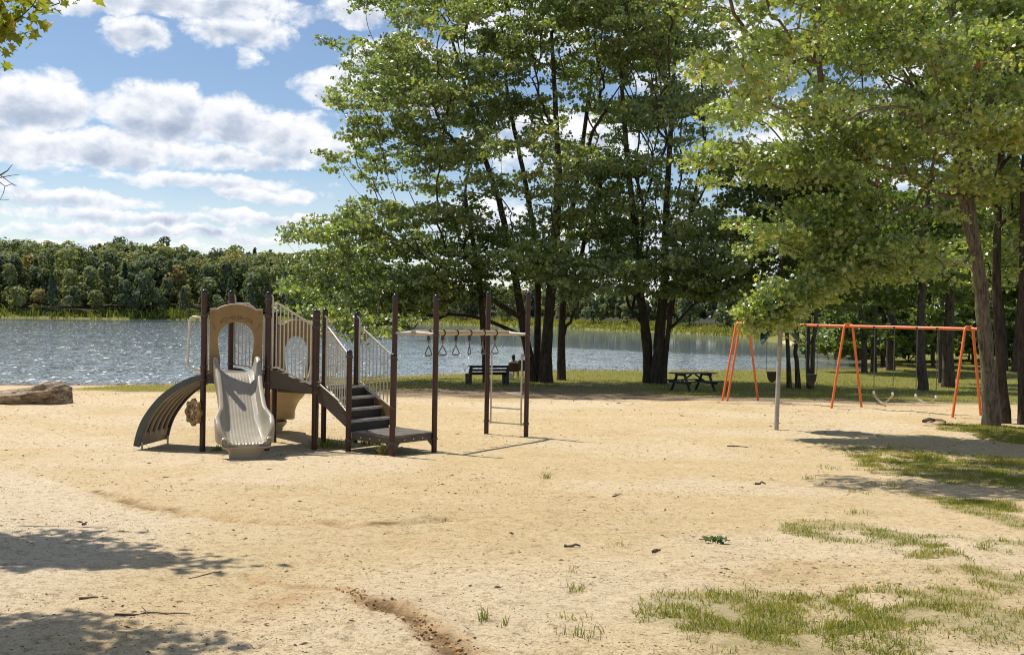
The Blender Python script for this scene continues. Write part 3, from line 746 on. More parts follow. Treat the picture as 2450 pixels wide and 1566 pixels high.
# ---- keyhole panels
def panel(a, b, zb, zpeak, off, slide_cut=True, squig=True):
    d = np.array(b) - np.array(a); L = np.hypot(*d); u = d / L; nrm = np.array([u[1], -u[0]])
    if nrm[1] > 0: nrm = -nrm
    a = np.array(a) + u * .095; w = L - .19
    Hh = zpeak - zb
    def pt(s, h, o=0): return V3(*(a + u * (s * w) + nrm * (off + o)), zb + h)
    outer = [(0, 0)]; sh = Hh - .09
    outer += [(0, sh), (.14, sh)] + [(.14 + .72 * t, sh + .005 + .085 * math.sin(math.pi * t) ** .8) for t in np.linspace(.06, .94, 13)] + [(.86, sh), (1, sh), (1, 0)]
    hole = []
    hw = .345; hc = Hh * .50; hr = Hh * .235
    hole += [(.5 - .30, 0), (.5 - .30, hc - hr * 1.25), (.5 - .305, hc - hr * .9), (.5 - .335, hc - hr * .4)]
    hole += [(.5 - hw * math.cos(t), hc + .02 + hr * 1.05 * math.sin(t)) for t in np.linspace(0, math.pi, 19)]
    hole += [(.5 + .335, hc - hr * .4), (.5 + .305, hc - hr * .9), (.5 + .30, hc - hr * 1.25), (.5 + .30, 0)]
    # strip between outline and opening
    def res(pl, n):
        q = np.array(pl); q2 = q * [w, 1]; s = np.r_[0, np.cumsum(np.hypot(*np.diff(q2, axis=0).T))]; t = np.linspace(0, s[-1], n)
        return np.stack([np.interp(t, s, q[:, 0]), np.interp(t, s, q[:, 1])], 1)
    n = 90
    # pair by angle from the opening's centre
    O = res(outer, 400); I = res(hole, n)
    ang = lambda q: np.arctan2((q[:, 0] - .5) * w, q[:, 1] - (hc - .05))
    ao = np.unwrap(ang(O)); ai = np.unwrap(ang(I))
    Oq = np.stack([np.interp(np.clip(ai, ao.min(), ao.max()), ao, O[:, 0]), np.interp(np.clip(ai, ao.min(), ao.max()), ao, O[:, 1])], 1)
    Oq[0] = (0, 0); Oq[-1] = (1, 0)
    # snap nearest to the corners
    for c in ((0, sh), (.14, sh), (.86, sh), (1, sh)):
        k = np.argmin(np.hypot((Oq[:, 0] - c[0]) * w, Oq[:, 1] - c[1])); Oq[k] = c
    th = .035; mb = MB(); rows = []
    for k in range(n):
        rows.append([pt(*Oq[k], 0), pt(*I[k], 0), pt(*I[k], -th), pt(*Oq[k], -th)])
    mb.grid(rows, closed=True); mb.add(rows[0], [(0, 1, 2, 3)]); mb.add(rows[-1], [(3, 2, 1, 0)])
    o = mb.build('arch_panel', M['panel'], play)
    # moulded rim along the top
    rim = MB(); rim.tube([pt(s, h, -.017) + np.array([0, 0, .004]) for s, h in outer[1:-1]], .019, 8); rim.build('panel_rim', M['tan'], o, True)
    if squig:
        e = MB(); y0 = Hh * .82
        def curve(f, n=14): e.tube([pt(*f(t), .003) for t in np.linspace(0, 1, n)], .006, 6)
        for sg in (-1, 1):
            curve(lambda t: (.5 + sg * (.14 + .16 * t), y0 - .02 + .035 * math.sin(t * 3.1) - .05 * t))
            curve(lambda t: (.5 + sg * (.16 + .15 * t), y0 - .07 + .03 * math.sin(t * 3.0) - .04 * t))
            curve(lambda t: (.5 + sg * (.02 + .10 * math.sin(t * 3.1)), y0 - .045 + .09 * t + .02 * math.sin(t * 6)))
            curve(lambda t: (.5 + sg * (.30 - .02 * t), y0 - .05 - .05 * t), 5)
            curve(lambda t: (.5 + sg * .065 + .05 * math.cos(t * 6.28), y0 + .0 + .022 * math.sin(t * 6.28)))
            curve(lambda t: (.5 + sg * (.40 + .05 * t), y0 - .10 - .10 * (1 - t)), 4)
            e.lathe(pt(.5 + sg * .44, sh - .06, .0), [(.014, 0), (.012, .006)], 8, (nrm[0], nrm[1], 0))
            curve(lambda t: (.5 + sg * (.34 + (.09 if t > .3 else .3 * t)), .24 - (.0 if t < .6 else (t - .6) * .6)), 8)
        e_ = e.build('engraving', M['engrave'], None)
        bm = bmesh.new(); bm.from_mesh(o.data); nf = len(bm.faces); t_ = e_.data; t_.transform(Matrix.Translation([-c for c in play['_o']])); bm.from_mesh(t_); bm.faces.ensure_lookup_table()
        for f in list(bm.faces)[nf:]: f.material_index = 1
        bm.to_mesh(o.data); bm.free(); o.data.materials.append(M['engrave']); bpy.data.objects.remove(e_)
        br = MB()
        for s, h in ((-.03, sh - .07), (1.03, sh - .07), (-.03, .10), (1.03, .10)): br.box(pt(s, h, -.02), (.10, .02, .03), (u[0], u[1], 0))
        br.build_each('panel_bracket', M['clamp'], o)
        # side bars beside the panel
        sbm = MB()
        for s in (-.035, 1.035): sbm.tube([pt(s, .02, -.03), pt(s, sh - .14, -.03), pt(s * .96 + .02, sh - .10, -.03)], .016, 8)
        sbm.build_each('panel_side_bar', M['rail'], o, True)
panel(PA, PC, DECK - .07, .07, .0)
panel(PN, PQ, LAND - .06, -.20, .0, squig=False)
# ---- slides
def slide(p0, p1, ztop, zend, w0, w1, mat, pedestal=True, waves=0, hood=.27):
    p0 = np.array(p0, float); p1 = np.array(p1, float); d = p1 - p0; L = np.hypot(*d); d /= L; s = np.array([-d[1], d[0]])
    rows = []; nt_ = 44; nc = 13
    for i in range(nt_ + 1):
        t = i / nt_; q = p0 + d * L * t
        # profile of the bed: flat lip, steep chute, flat run-out
        zz = np.interp(t, [0, .10, .2, .35, .5, .65, .78, .88, .96, 1], [0, .01, .07, .25, .46, .66, .82, .92, .965, .985])
        z = ztop + (zend - ztop) * zz + (waves * math.sin(t * 15) * .03 if waves else 0)
        half = np.interp(t, [0, .12, .45, .66, .80, .90, .96, 1], [w0 * .94, w0, w0 * .92, w0 * .95, w1 * 1.0, w1, w1 * .97, w1 * .90]) / 2
        wall = np.interp(t, [0, .03, .09, .2, .32, .5, .7, .82, .9, .955, .985, 1], [hood * .75, hood, hood * .96, .22, .20, .20, .21, .23, .225, .16, .10, .06])
        flare = np.interp(t, [0, .7, .82, .95, 1], [.0, .0, .045, .035, .0])
        bed = half - np.interp(t, [0, .3, .8, 1], [.16, .13, .13, .10])
        ribs = lambda x: .006 * math.cos(x * 2 * math.pi / .052) * np.interp(t, [0, .03, .9, .96, 1], [.3, .35, .3, .9, 1.2])
        sec = []
        NB = 33
        # outside of left wall -> rolled rim -> inside -> bed -> mirrored
        lft = [(-half - flare - .035, -np.interp(t, [0, .8, 1], [.10, .09, .03])), (-half - flare - .045, wall * .5), (-half - flare - .05, wall - .02), (-half - flare - .035, wall + .022), (-half - flare - .002, wall + .030), (-half - flare + .028, wall + .012), (-half - flare * .8 + .036, wall - .035), (-half - flare * .5 + .05, wall * .55), (-half + .075, wall * .22), (-bed - .035, .035), (-bed, .006)]
        sec += lft
        sec += [(x, ribs(x)) for x in np.linspace(-bed, bed, NB)[1:-1]]
        sec += [(-x, z_) for x, z_ in lft[::-1]]
        ud = np.interp(t, [0, .8, 1], [.12, .11, .055])
        under = [(half + flare - .02, -ud), (half * .6, -ud + .01), (0, -ud), (-half * .6, -ud + .01), (-half - flare + .02, -ud)]
        sec += under
        fwd = .07 * sst(.72, 1.0, t)
        rows.append([np.array([*(q + s * x + d * fwd * (1 - min(1, abs(x) / (half + .05)) ** 2)), ZC + z + h]) for x, h in sec])
    # rounded lip at the end
    last = rows[-1]; lip = []
    for k, (dz, dy) in enumerate(((-.01, .025), (-.03, .04), (-.06, .04), (-.09, .0))):
        lip.append([np.array([*(p[:2] + d * dy), min(p[2] + dz * .6, max(p[2], ZC + zend + .03) if False else p[2] + dz * .6)]) for p in last])
    rows += lip
    mb = MB(); mb.grid(rows, closed=True); mb.add(rows[0], [tuple(range(len(rows[0])))]); mb.add(rows[-1], [tuple(range(len(rows[0])))[::-1]])
    o = mb.build('slide', mat, play, True)
    if pedestal:
        c = p1 - d * .12; g = gz(*c)
        rr = []
        prof = [(.98, ZC + zend - .02), (.96, ZC + zend - .06), (.86, ZC + zend - .11), (.74, ZC + zend - .15), (.70, g + .02), (.69, g - .08)]
        for k, z in prof:
            rr.append([np.array([*(c + s * (k * w1 * .47 * math.cos(a)) + d * (k * .26 * math.sin(a) - .02)), z]) for a in np.linspace(0, 2 * math.pi, 36, endpoint=False)])
        pm = MB(); pm.grid(rr, closed=True); pm.add(rr[-1], [tuple(range(36))]); pm.build('slide_pedestal', mat, o, True)
    return o
mid = lerp(PA, PC, .5); nrm = np.array([PC[1] - PA[1], -(PC[0] - PA[0])]); nrm /= np.hypot(*nrm)
s_end = mid + nrm * 1.60
slide(mid + nrm * -.02, s_end, DECK + .005, -2.12, .70, .75, M['slide'])
mid2 = lerp(PN, PQ, .5); n2_ = -(np.array(PG) - np.array(PE2)); n2_ /= np.hypot(*n2_)
slide(mid2 + n2_ * .02, mid2 + n2_ * 1.75 + np.array([.15, .2]), LAND, -2.28, .66, .74, M['tan'], True, 1, .30)
# ---- arch climber: two curved side plates, five ribs between, foot plate and two short legs
arc_px = [(484, 895), (462, 899), (440, 908), (409, 925), (378, 949), (355, 977), (336, 1006), (325, 1036), (318.5, 1066)]
yA = 17.0; arcA = np.array([P(u, v, yA) for u, v in arc_px])
sh_ = np.array([PB[0] - PA[0] - .02, PB[1] - PA[1] - .02, 0])
tng = np.gradient(arcA, axis=0); nin = np.stack([tng[:, 2], np.zeros(len(arcA)), -tng[:, 0]], 1); nin /= np.linalg.norm(nin, axis=1)[:, None]
if nin[4][0] < 0: nin = -nin
def plate(off, th, wd, name, mat, par=None, inner=0.0, sl=slice(None)):
    rows = []
    for p, nn in zip(arcA[sl], nin[sl]):
        a = p + off + nn * inner; b = a + nn * wd
        rows.append([a, b, b + (0, th, 0), a + (0, th, 0)])
    mb = MB(); mb.grid(rows, closed=True); mb.add(rows[0], [(0, 1, 2, 3)]); mb.add(rows[-1], [(3, 2, 1, 0)])
    return mb.build(name, mat, par or play)
# finer arc
tt = np.linspace(0, len(arcA) - 1, 33); arcA = np.stack([np.interp(tt, range(len(arcA)), arcA[:, k]) for k in range(3)], 1)
k_ = np.array([.25, .5, .25])
for _ in range(4): arcA[1:-1] = arcA[:-2] * .25 + arcA[1:-1] * .5 + arcA[2:] * .25
tng = np.gradient(arcA, axis=0); nin = np.stack([-tng[:, 2], np.zeros(len(arcA)), tng[:, 0]], 1); nin /= np.linalg.norm(nin, axis=1)[:, None]
if nin[16][0] < 0: nin = -nin
climber = bpy.data.objects.new('arch_climber', None); COL.objects.link(climber); climber.parent = play; climber['_o'] = list(play['_o'])
plate(np.zeros(3), .035, .105, 'side_plate', M['climber_side'], climber)
plate(sh_ - (0, .035, 0), .035, .105, 'side_plate', M['climber_side'], climber)
for i in range(5):
    f = (i + .75) / 5.6
    plate(sh_ * f, .085, .035, 'climbing_rib', M['climber_slat'], climber, .045, slice(1, 30))
rows = [[p + sh_ * .03 + nn * .012, p + sh_ * .97 + nn * .012, p + sh_ * .97 + nn * .03, p + sh_ * .03 + nn * .03] for p, nn in zip(arcA, nin)]
mb = MB(); mb.grid(rows, closed=True); mb.build('back_sheet', M['climber_side'], climber)
rows = [[p + sh_ * .035 + nn * .03, p + sh_ * .965 + nn * .03, p + sh_ * .965 + nn * .07, p + sh_ * .035 + nn * .07] for p, nn in zip(arcA[28:], nin[28:])]
mb = MB(); mb.grid(rows, closed=True); mb.add(rows[0], [(0, 1, 2, 3)]); mb.add(rows[-1], [(3, 2, 1, 0)]); mb.build('foot_plate', M['climber_slat'], climber)
for f in (.06, .94):
    p = arcA[-1] + sh_ * f + nin[-1] * .06; mb = MB(); mb.lathe((p[0] + .06, p[1], gz(p[0], p[1]) - .05), [(.019, 0), (.019, p[2] - gz(p[0], p[1]) + .12)], 10); mb.build('leg', M['rail'], climber, True)
# ---- play wheel on post A
wheel_c = V3(-5.39, 16.93, -1.77); wax = np.array([-.62, -.78, 0.])
mb = MB(); aa = np.array([-wax[1], wax[0], 0]); bb = np.array([0, 0, 1.])
ring = []; n = 64
for k in range(n):
    an = 2 * math.pi * k / n; r1 = .215 + .022 * math.cos(an * 8); r0 = .135 + .006 * math.cos(an * 8)
    dr = math.cos(an) * aa + math.sin(an) * bb
    ring.append([wheel_c + dr * r1 + wax * .03, wheel_c + dr * r0 + wax * .035, wheel_c + dr * r0 - wax * .02, wheel_c + dr * r1 - wax * .02])
mb.grid(ring + [ring[0]], closed=True)
w_ = mb.build('play_wheel', M['panel'], play)
mb = MB()
for k in range(4):
    an = math.pi * k / 4 + .3; dr = math.cos(an) * aa + math.sin(an) * bb
    mb.tube([wheel_c - dr * .15, wheel_c - dr * .05 + wax * .03, wheel_c + dr * .05 + wax * .03, wheel_c + dr * .15], .028, 8)
mb.build_each('wheel_spoke', M['panel'], w_, True)
mb = MB(); mb.lathe(wheel_c - wax * .11, [(.03, 0), (.03, .1), (.065, .105), (.065, .15), (.04, .165)], 14, wax); mb.build('wheel_hub', M['bolt'], w_, True)
mb = MB()
for k in range(8):
    an = 2 * math.pi * k / 8; dr = math.cos(an) * aa + math.sin(an) * bb; mb.lathe(wheel_c + dr * .175 + wax * .03, [(.013, 0), (.010, .01)], 8, wax)
mb.build_each('wheel_bolt', M['bolt'], w_, smooth=True)
# ---- ring beam, trapeze rings and end ladder
b0 = V3(*lerp(PJ, PK, .5), -.375); b1 = V3(*lerp(PL, PM, .5), -.40)
beam = MB(); dv = (b1 - b0) / np.linalg.norm(b1 - b0)
beam.tube([b0 - dv * .06, b1 + dv * .06], .052, 16)
be = beam.build('ring_beam', M['tan'], play, True)
for a, b in ((PJ, PK), (PL, PM)):
    z = -.385 if a is PJ else -.42; ca = MB()
    ca.tube([V3(*a, z), V3(*lerp(a, b, .12), z), V3(*lerp(a, b, .5), z + .01), V3(*lerp(a, b, .88), z), V3(*b, z)], [.026, .03, .04, .03, .026], 12); ca.build('beam_arm', M['rail'], be, True)
sd = np.array([dv[1], -dv[0], 0])
for k, u in enumerate((1025.5, 1059, 1091, 1123, 1155, 1184)):
    best = min(np.linspace(0.05, .98, 400), key=lambda t: abs(1225 + F * ((b0 + (b1 - b0) * t)[0] / (b0 + (b1 - b0) * t)[1]) - u - 0.8))
    c = b0 + (b1 - b0) * best
    h = MB(); h.tube([c + sd * (.06 * math.cos(a)) + np.array([0, 0, .06 * math.sin(a)]) for a in np.linspace(0, 2 * math.pi, 17)], .012, 6)
    h.box(c + (0, 0, -.10), (.05, .03, .09), sd); h.box(c + (0, 0, .058), (.06, .05, .02), dv, bev=.004)
    ho = h.build('ring_hanger', M['clamp'], be, True)
    ch = MB()
    for j in range(3): 
        q = c + (0, 0, -.155 - j * .032); ax = sd if j % 2 else dv
        ch.tube([q + ax * (.012 * math.cos(a)) + np.array([0, 0, .022 * math.sin(a)]) for a in np.linspace(0, 2 * math.pi, 9)], .0045, 5)
    ch.build('chain', M['metal'], ho, True)
    sw = rng.uniform(-.5, .5); ax = dv * math.cos(sw) + sd * math.sin(sw)
    z0 = -.235; tri = [(0, 0), (.035, -.055), (.075, -.125), (.085, -.15), (.078, -.172), (.055, -.182)]
    loop = tri + [(-x, z) for x, z in tri[:0:-1]] + [(0, 0)]
    rg = MB(); rg.tube([c + ax * x + np.array([0, 0, z0 + z]) for x, z in loop], .011, 7); rg.tube([c + ax * x + np.array([0, 0, z0 - .182]) for x in (-.055, .055)], .015, 8)
    rg.build('trapeze_ring', M['metal'], ho, True)
LM = np.array(PM) - np.array(PL); u_ = LM / np.hypot(*LM)
la = np.array(PL) + u_ * .10; lb = np.array(PM) - u_ * .12
ld = MB()
for q, e in ((la, PL), (lb, PM)):
    ld.tube([V3(*e, -.85), V3(*q, -.87), V3(*q, -.92), V3(*q, -2.26), V3(*q, -2.30)], .019, 8); ld.tube([V3(*e, -2.27), V3(*q, -2.27)], .019, 8)
lo = ld.build('ladder', M['rail'], play, True)
for z in (-1.65, -1.96, -2.27):
    r_ = MB(); r_.tube([V3(*la, z), V3(*lb, z)], .016, 8); r_.build('rung', M['rail'], lo, True)

# ------------------------------------------------------------------ swing set
L0 = P(1768, 774, 33.3); R0 = P(2330, 772, 27.3); BZ = ZC - .20
L0[2] = R0[2] = BZ
bd = (R0 - L0); bl = np.linalg.norm(bd); bd /= bl; pd = np.array([-bd[1], bd[0], 0])   # pd points away from the camera, to the right
if pd[0] < 0: pd = -pd
swing = thing('swing_frame', (*((L0 + R0) / 2)[:2], gz(*((L0 + R0) / 2)[:2])), 'long orange tube swing frame on splayed legs at the far edge of the sand', 'swing set')
mb = MB(); mb.tube([L0 - bd * .10, R0 + bd * .10], .042, 16); bar = mb.build('top_bar', M['orange'], swing, True)
def aframe(c, brace=False):
    for s in (-1, 1):
        top = c + pd * s * .23 + (0, 0, .0); foot = c + pd * s * .86; foot[2] = gz(*foot[:2]) - .1
        m_ = MB(); dn = (foot - top) / np.linalg.norm(foot - top)
        pts = [c + pd * s * .02 + (0, 0, .055), c + pd * s * .14 + (0, 0, .055), c + pd * s * .20 + (0, 0, .03), top + dn * .08, foot]
        m_.tube(pts, .036, 12); m_.build('leg', M['orange'], swing, True)
    if brace:
        top = c - pd * .23 - bd * .16; foot = c - pd * .86 - bd * .20; foot[2] = gz(*foot[:2]) - .1
        m_ = MB(); dn = (foot - top) / np.linalg.norm(foot - top); m_.tube([c - bd * .12 + (0, 0, .04), c - pd * .14 - bd * .15 + (0, 0, .04), top + dn * .08, foot], .036, 12); m_.build('leg', M['orange'], swing, True)
aframe(L0 + bd * .22, True)
def beam_at(u):
    return min((L0 + bd * t for t in np.linspace(0, bl, 900)), key=lambda p: abs(1225 + F * p[0] / p[1] - (u - .2)))
aframe(beam_at(2030)); aframe(beam_at(2318))
hk = MB()
def hanger(p): hk.lathe(p - bd * .03, [(.044, 0), (.052, .004), (.052, .056), (.044, .06)], 12, bd)
def chain(mb, a, b, r=.0045):
    n = max(4, int(np.linalg.norm(b - a) / .045)); d = (b - a) / n; dd = d / np.linalg.norm(d)
    s1 = np.cross(dd, (0, 1, 0)); s1 /= np.linalg.norm(s1); s2 = np.cross(dd, s1)
    for i in range(n):
        c = a + d * (i + .5); ax = s1 if i % 2 else s2; L = np.linalg.norm(d) * .62
        mb.tube([c + dd * (L * math.sin(t)) + ax * (.011 * math.cos(t)) for t in np.linspace(0, 2 * math.pi, 7)], r, 4, False)
def belt_swing(u1, u2, sag, label):
    a = beam_at(u1); b = beam_at(u2); hanger(a); hanger(b)
    mid = (a + b) / 2; half = (b - a) / 2 ; hx = half / np.linalg.norm(half)
    zs = BZ - 1.92
    root = thing('belt_swing', (mid[0], mid[1], zs - sag), label, 'swing', 'belt swings hanging from the orange frame')
    for s in (-1, 1):
        top = (a if s < 0 else b) + (0, 0, -.05); bot = mid + hx * s * .30; bot[2] = zs
        c = MB(); chain(c, top, bot, .0075); c.build('chain', M['chain'], root)
        k = MB(); k.lathe(bot + (0, 0, -.07), [(.026, 0), (.036, .02), (.036, .07), (.024, .09)], 10); k.build('chain_link_cover', M['white'], root, True)
    rows = []
    for t in np.linspace(-1, 1, 17):
        c = mid + hx * t * .30; z = zs - .06 - sag * (1 - abs(t) ** 1.7); o = pd * .07
        rows.append([np.array([*(c - o)[:2], z]), np.array([*(c + o)[:2], z]), np.array([*(c + o)[:2], z - .014]), np.array([*(c - o)[:2], z - .014])])
    m_ = MB(); m_.grid(rows, closed=True); m_.build('belt_seat', M['belt'], root, True)
belt_swing(2093, 2141, .24, 'belt swing sagging in a deep V between the middle legs and the trunk')
belt_swing(2195, 2244, .13, 'belt swing with flat tan seat next to the right pair of orange legs')
def bucket_swing(u1, u2, yaw, label, mt):
    a = beam_at(u1); b = beam_at(u2); hanger(a); hanger(b); mid = (a + b) / 2; hx = (b - a) / np.linalg.norm(b - a)
    zs = BZ - 1.55
    root = thing('bucket_swing', (mid[0], mid[1], zs - .36), label, 'swing', 'toddler bucket swings hanging from the orange frame')
    w = hx * math.cos(yaw) + pd * math.sin(yaw); q = np.cross((0, 0, 1), w)
    body = MB(); rows = []
    for z, k in ((0, 1.0), (-.05, 1.02), (-.14, .96), (-.22, .80), (-.29, .55), (-.33, .22)):
        rows.append([mid + w * (.165 * k * math.cos(t)) + q * (.14 * k * math.sin(t)) + np.array([0, 0, zs + z - BZ]) for t in np.linspace(0, 2 * math.pi, 22, endpoint=False)])
    inn = [[mid + (p - mid) * np.array([.86, .86, 1]) for p in r_] for r_ in rows]
    for r_ in inn: 
        for p in r_: p[2] = p[2] + .012
    body.grid(rows + [], closed=True); body.grid([rows[0], inn[0]], closed=True); body.grid(inn, closed=True)
    body.add(rows[-1], [tuple(range(22))]); body.build('bucket_seat', mt, root, True)
    rim = MB(); rim.tube([p + (0, 0, .004) for p in rows[0]] + [rows[0][0] + (0, 0, .004)], .018, 8); rim.build('seat_rim', M['rubber_grey'], root, True)
    for s in (-1, 1):
        c = MB(); t0 = (a if s < 0 else b) + (0, 0, -.05); k = mid + w * s * .185; k = np.array([k[0], k[1], zs + .01]); j = np.array([k[0], k[1], zs + .30])
        chain(c, t0, k, .0065); c.build('chain', M['chain'], root)
bucket_swing(1836, 1864, .6, 'dark bucket swing half hidden behind the pale leaning pole', M['rubber'])
bucket_swing(1930, 1958, .1, 'grey bucket swing hanging in front of the forked trunks, right of the pale pole', M['rubber_grey'])
hk.build_each('swing_hanger', M['clamp'], bar, True)

# ------------------------------------------------------------------ funnel ball post
pb = G(1857, 1024); yb_ = pb[1]
top = P(1868, 775, yb_); fb = thing('funnel_ball_post', pb, 'leaning pale pole topped by a dark green plastic ball funnel behind oak leaves', 'ball game')
mb = MB(); mb.tube([pb + (0, 0, -.2), pb * .5 + top * .5, top], .052, 14); mb.build('pole', M['pole'], fb, True)
fc = P(1868, 740, yb_)
mb = MB(); prof = [(.10, -.46), (.13, -.40), (.17, -.30), (.30, -.17), (.48, -.07), (.63, -.03), (.67, -.025), (.68, .0), (.66, .02), (.62, .0), (.46, -.04), (.28, -.14), (.12, -.28), (.02, -.30)]
mb.lathe(fc, prof, 36); fu = mb.build('funnel', M['green'], fb, True)
for an in (R(186), R(-12)):
    d = np.array([math.cos(an), math.sin(an), 0]); s_ = np.array([-d[1], d[0], 0]); mb = MB(); rows = []
    for t in np.linspace(0, 1, 9):
        c = fc + d * (.06 + .36 * t) + np.array([0, 0, -.34 - .16 * t - .16 * t * t]); hw = .12 + .05 * t; hh = .10 + .07 * t
        rows.append([c + s_ * hw * math.cos(a) + np.array([0, 0, hh * math.sin(a)]) for a in np.linspace(0, 2 * math.pi, 16, endpoint=False)])
    inn = [[c_ + (p - c_) * .86 for p in r_] for r_, c_ in ((r_, np.mean(r_, 0)) for r_ in rows)]
    mb.grid(rows, closed=True); mb.grid([rows[-1], inn[-1]], closed=True); mb.grid(inn, closed=True)
    mb.build('chute', M['green'], fb, True)
mb = MB(); cpt = [fc + np.array([x, 0, -.66 + z]) for x, z in ((-.40, -.06), (-.24, .02), (-.08, .05), (.10, .05), (.22, -.02), (.36, -.12), (.40, -.09))]
mb.tube(cpt, .008, 6); mb.build('cord', M['rope'], fb, True)

# ------------------------------------------------------------------ picnic table
pc = G(1658, 935); pc[2] = gz(pc[0], pc[1])
ax = np.array([.90, .43, 0.]); ax /= np.linalg.norm(ax); bx = np.array([-ax[1], ax[0], 0])
pt_ = thing('picnic_table', pc, 'dark green wooden picnic table with attached benches on the shaded lakeside lawn', 'picnic table')
o3 = lambda a, b, z: pc + ax * a + bx * b + np.array([0, 0, z])
mb = MB()
for i in range(5): mb.box(o3(0, (i - 2) * .145, .745), (1.95, .135, .04), ax, bev=.006)
mb.build('tabletop', M['table'], pt_)
for s in (-1, 1):
    mb = MB()
    for i in range(2): mb.box(o3(0, s * (.60 + i * .13), .43), (1.95, .12, .04), ax, bev=.006)
    mb.build('bench_seat', M['table'], pt_)
for s in (-1, 1):
    x = s * .62
    for q in (-1, 1):
        mb = MB(); a = o3(x, q * .24, .72); b = o3(x, q * .68, -.03); d = b - a; mb.box((a + b) / 2, (np.linalg.norm(d), .05, .10), d, ax); mb.build('leg', M['table'], pt_)
    mb = MB(); mb.box(o3(x + s * .05, 0, .37), (1.5, .045, .11), bx); mb.build('seat_bearer', M['table'], pt_); mb = MB(); mb.box(o3(x + s * .05, 0, .68), (.68, .045, .08), bx); mb.build('top_bearer', M['table'], pt_); mb = MB()
    a = o3(x, 0, .38); b = o3(s * .10, 0, .69); d = b - a; mb.box((a + b) / 2, (np.linalg.norm(d), .045, .08), d, bx); mb.build('cross_brace', M['table'], pt_)

# ------------------------------------------------------------------ park bench (seen from behind, facing the lake)
bc = G(1168, 921); bc[2] = gz(bc[0], bc[1])
bxa = np.array([.93, .36, 0.]); bxa /= np.linalg.norm(bxa); bf = np.array([-bxa[1], bxa[0], 0])   # bf: sitting direction, to the lake
bn = thing('park_bench', bc, 'dark slatted park bench with heavy weathered end supports facing the lake', 'bench')
o4 = lambda a, b, z: bc + bxa * a + bf * b + np.array([0, 0, z])
for s in (-1, 1):
    pr = [(-.16, 0), (-.13, .40), (-.24, .86), (-.15, .90), (-.04, .50), (.10, .46), (.36, .46), (.42, .52), (.46, .50), (.42, .34), (.40, 0), (.24, 0), (.20, .16), (.10, .20), (.02, .16), (-.02, 0)]
    mb = MB(); mb.prism([o4(s * .86 - .06, b, z - .02) for b, z in pr], bxa * .12); mb.build('end_support', M['bench_end'], bn, bevel=.01)
for i, (b, z) in enumerate(((-.055, .53), (-.105, .67), (-.16, .82))):
    mb = MB(); mb.box(o4(0, b, z), (1.86, .035, .10), bxa, (-bf * .36 + np.array([0, 0, 1.])), .006); mb.build('back_slat', M['bench_wood'], bn)
mb = MB()
for i in range(4): mb.box(o4(0, .02 + i * .105, .485 - .008 * abs(i - 1.5)), (1.86, .095, .035), bxa, bev=.006)
mb.build('seat', M['bench_wood'], bn)

# ------------------------------------------------------------------ boulder at the water's edge
def boulder():
    c0 = G(55, 966); sc = c0[1] / F
    L = 210 * sc; Hh = 50 * sc
    root_c = np.array([c0[0] - 10 * sc, c0[1] + .35, gz(c0[0], c0[1])])
    rows = []; nu, nv = 90, 48
    for i in range(nu + 1):
        s = i / nu; x = (s - .5) * L
        topz = Hh * np.interp(s, [0, .06, .2, .4, .62, .8, .9, .95, 1], [.40, .60, .70, .80, .92, 1.14, 1.02, .66, .10])
        dep = .62 * np.interp(s, [0, .1, .5, .9, 1], [.5, .8, 1, .9, .45])
        row = []
        for j in range(nv):
            a = 2 * math.pi * j / nv; cy = math.cos(a); cz = math.sin(a)
            y = dep * np.sign(cy) * abs(cy) ** .6; z = topz * (.5 + .5 * np.sign(cz) * abs(cz) ** .55) - .08
            q = (z - x * .12) * 9
            st_ = (vnoise(q, x * .6 + 3, 5) - .5) * .36 + (fbm(np.array(x * 2.2), np.array(z * 7 + y * 2), 8, 4) - .5) * .22 + (fbm(np.array(x * 7), np.array(z * 16 + y * 3), 18, 3) - .5) * .07
            y = y * (1 + float(st_)); z = z + float(st_) * .22
            row.append(np.array([root_c[0] + x + .10 * y, root_c[1] + y + .03 * x, root_c[2] + z]))
        rows.append(row)
    mb = MB(); mb.grid(rows, closed=True); mb.add(rows[0], [tuple(range(nv))]); mb.add(rows[-1], [tuple(range(nv))[::-1]])
    o = mb.build('boulder', M['rock'], None, False, 0, tuple(root_c)); tag(o, 'long grey layered boulder lying by the water at the left of the beach', 'boulder')
boulder()
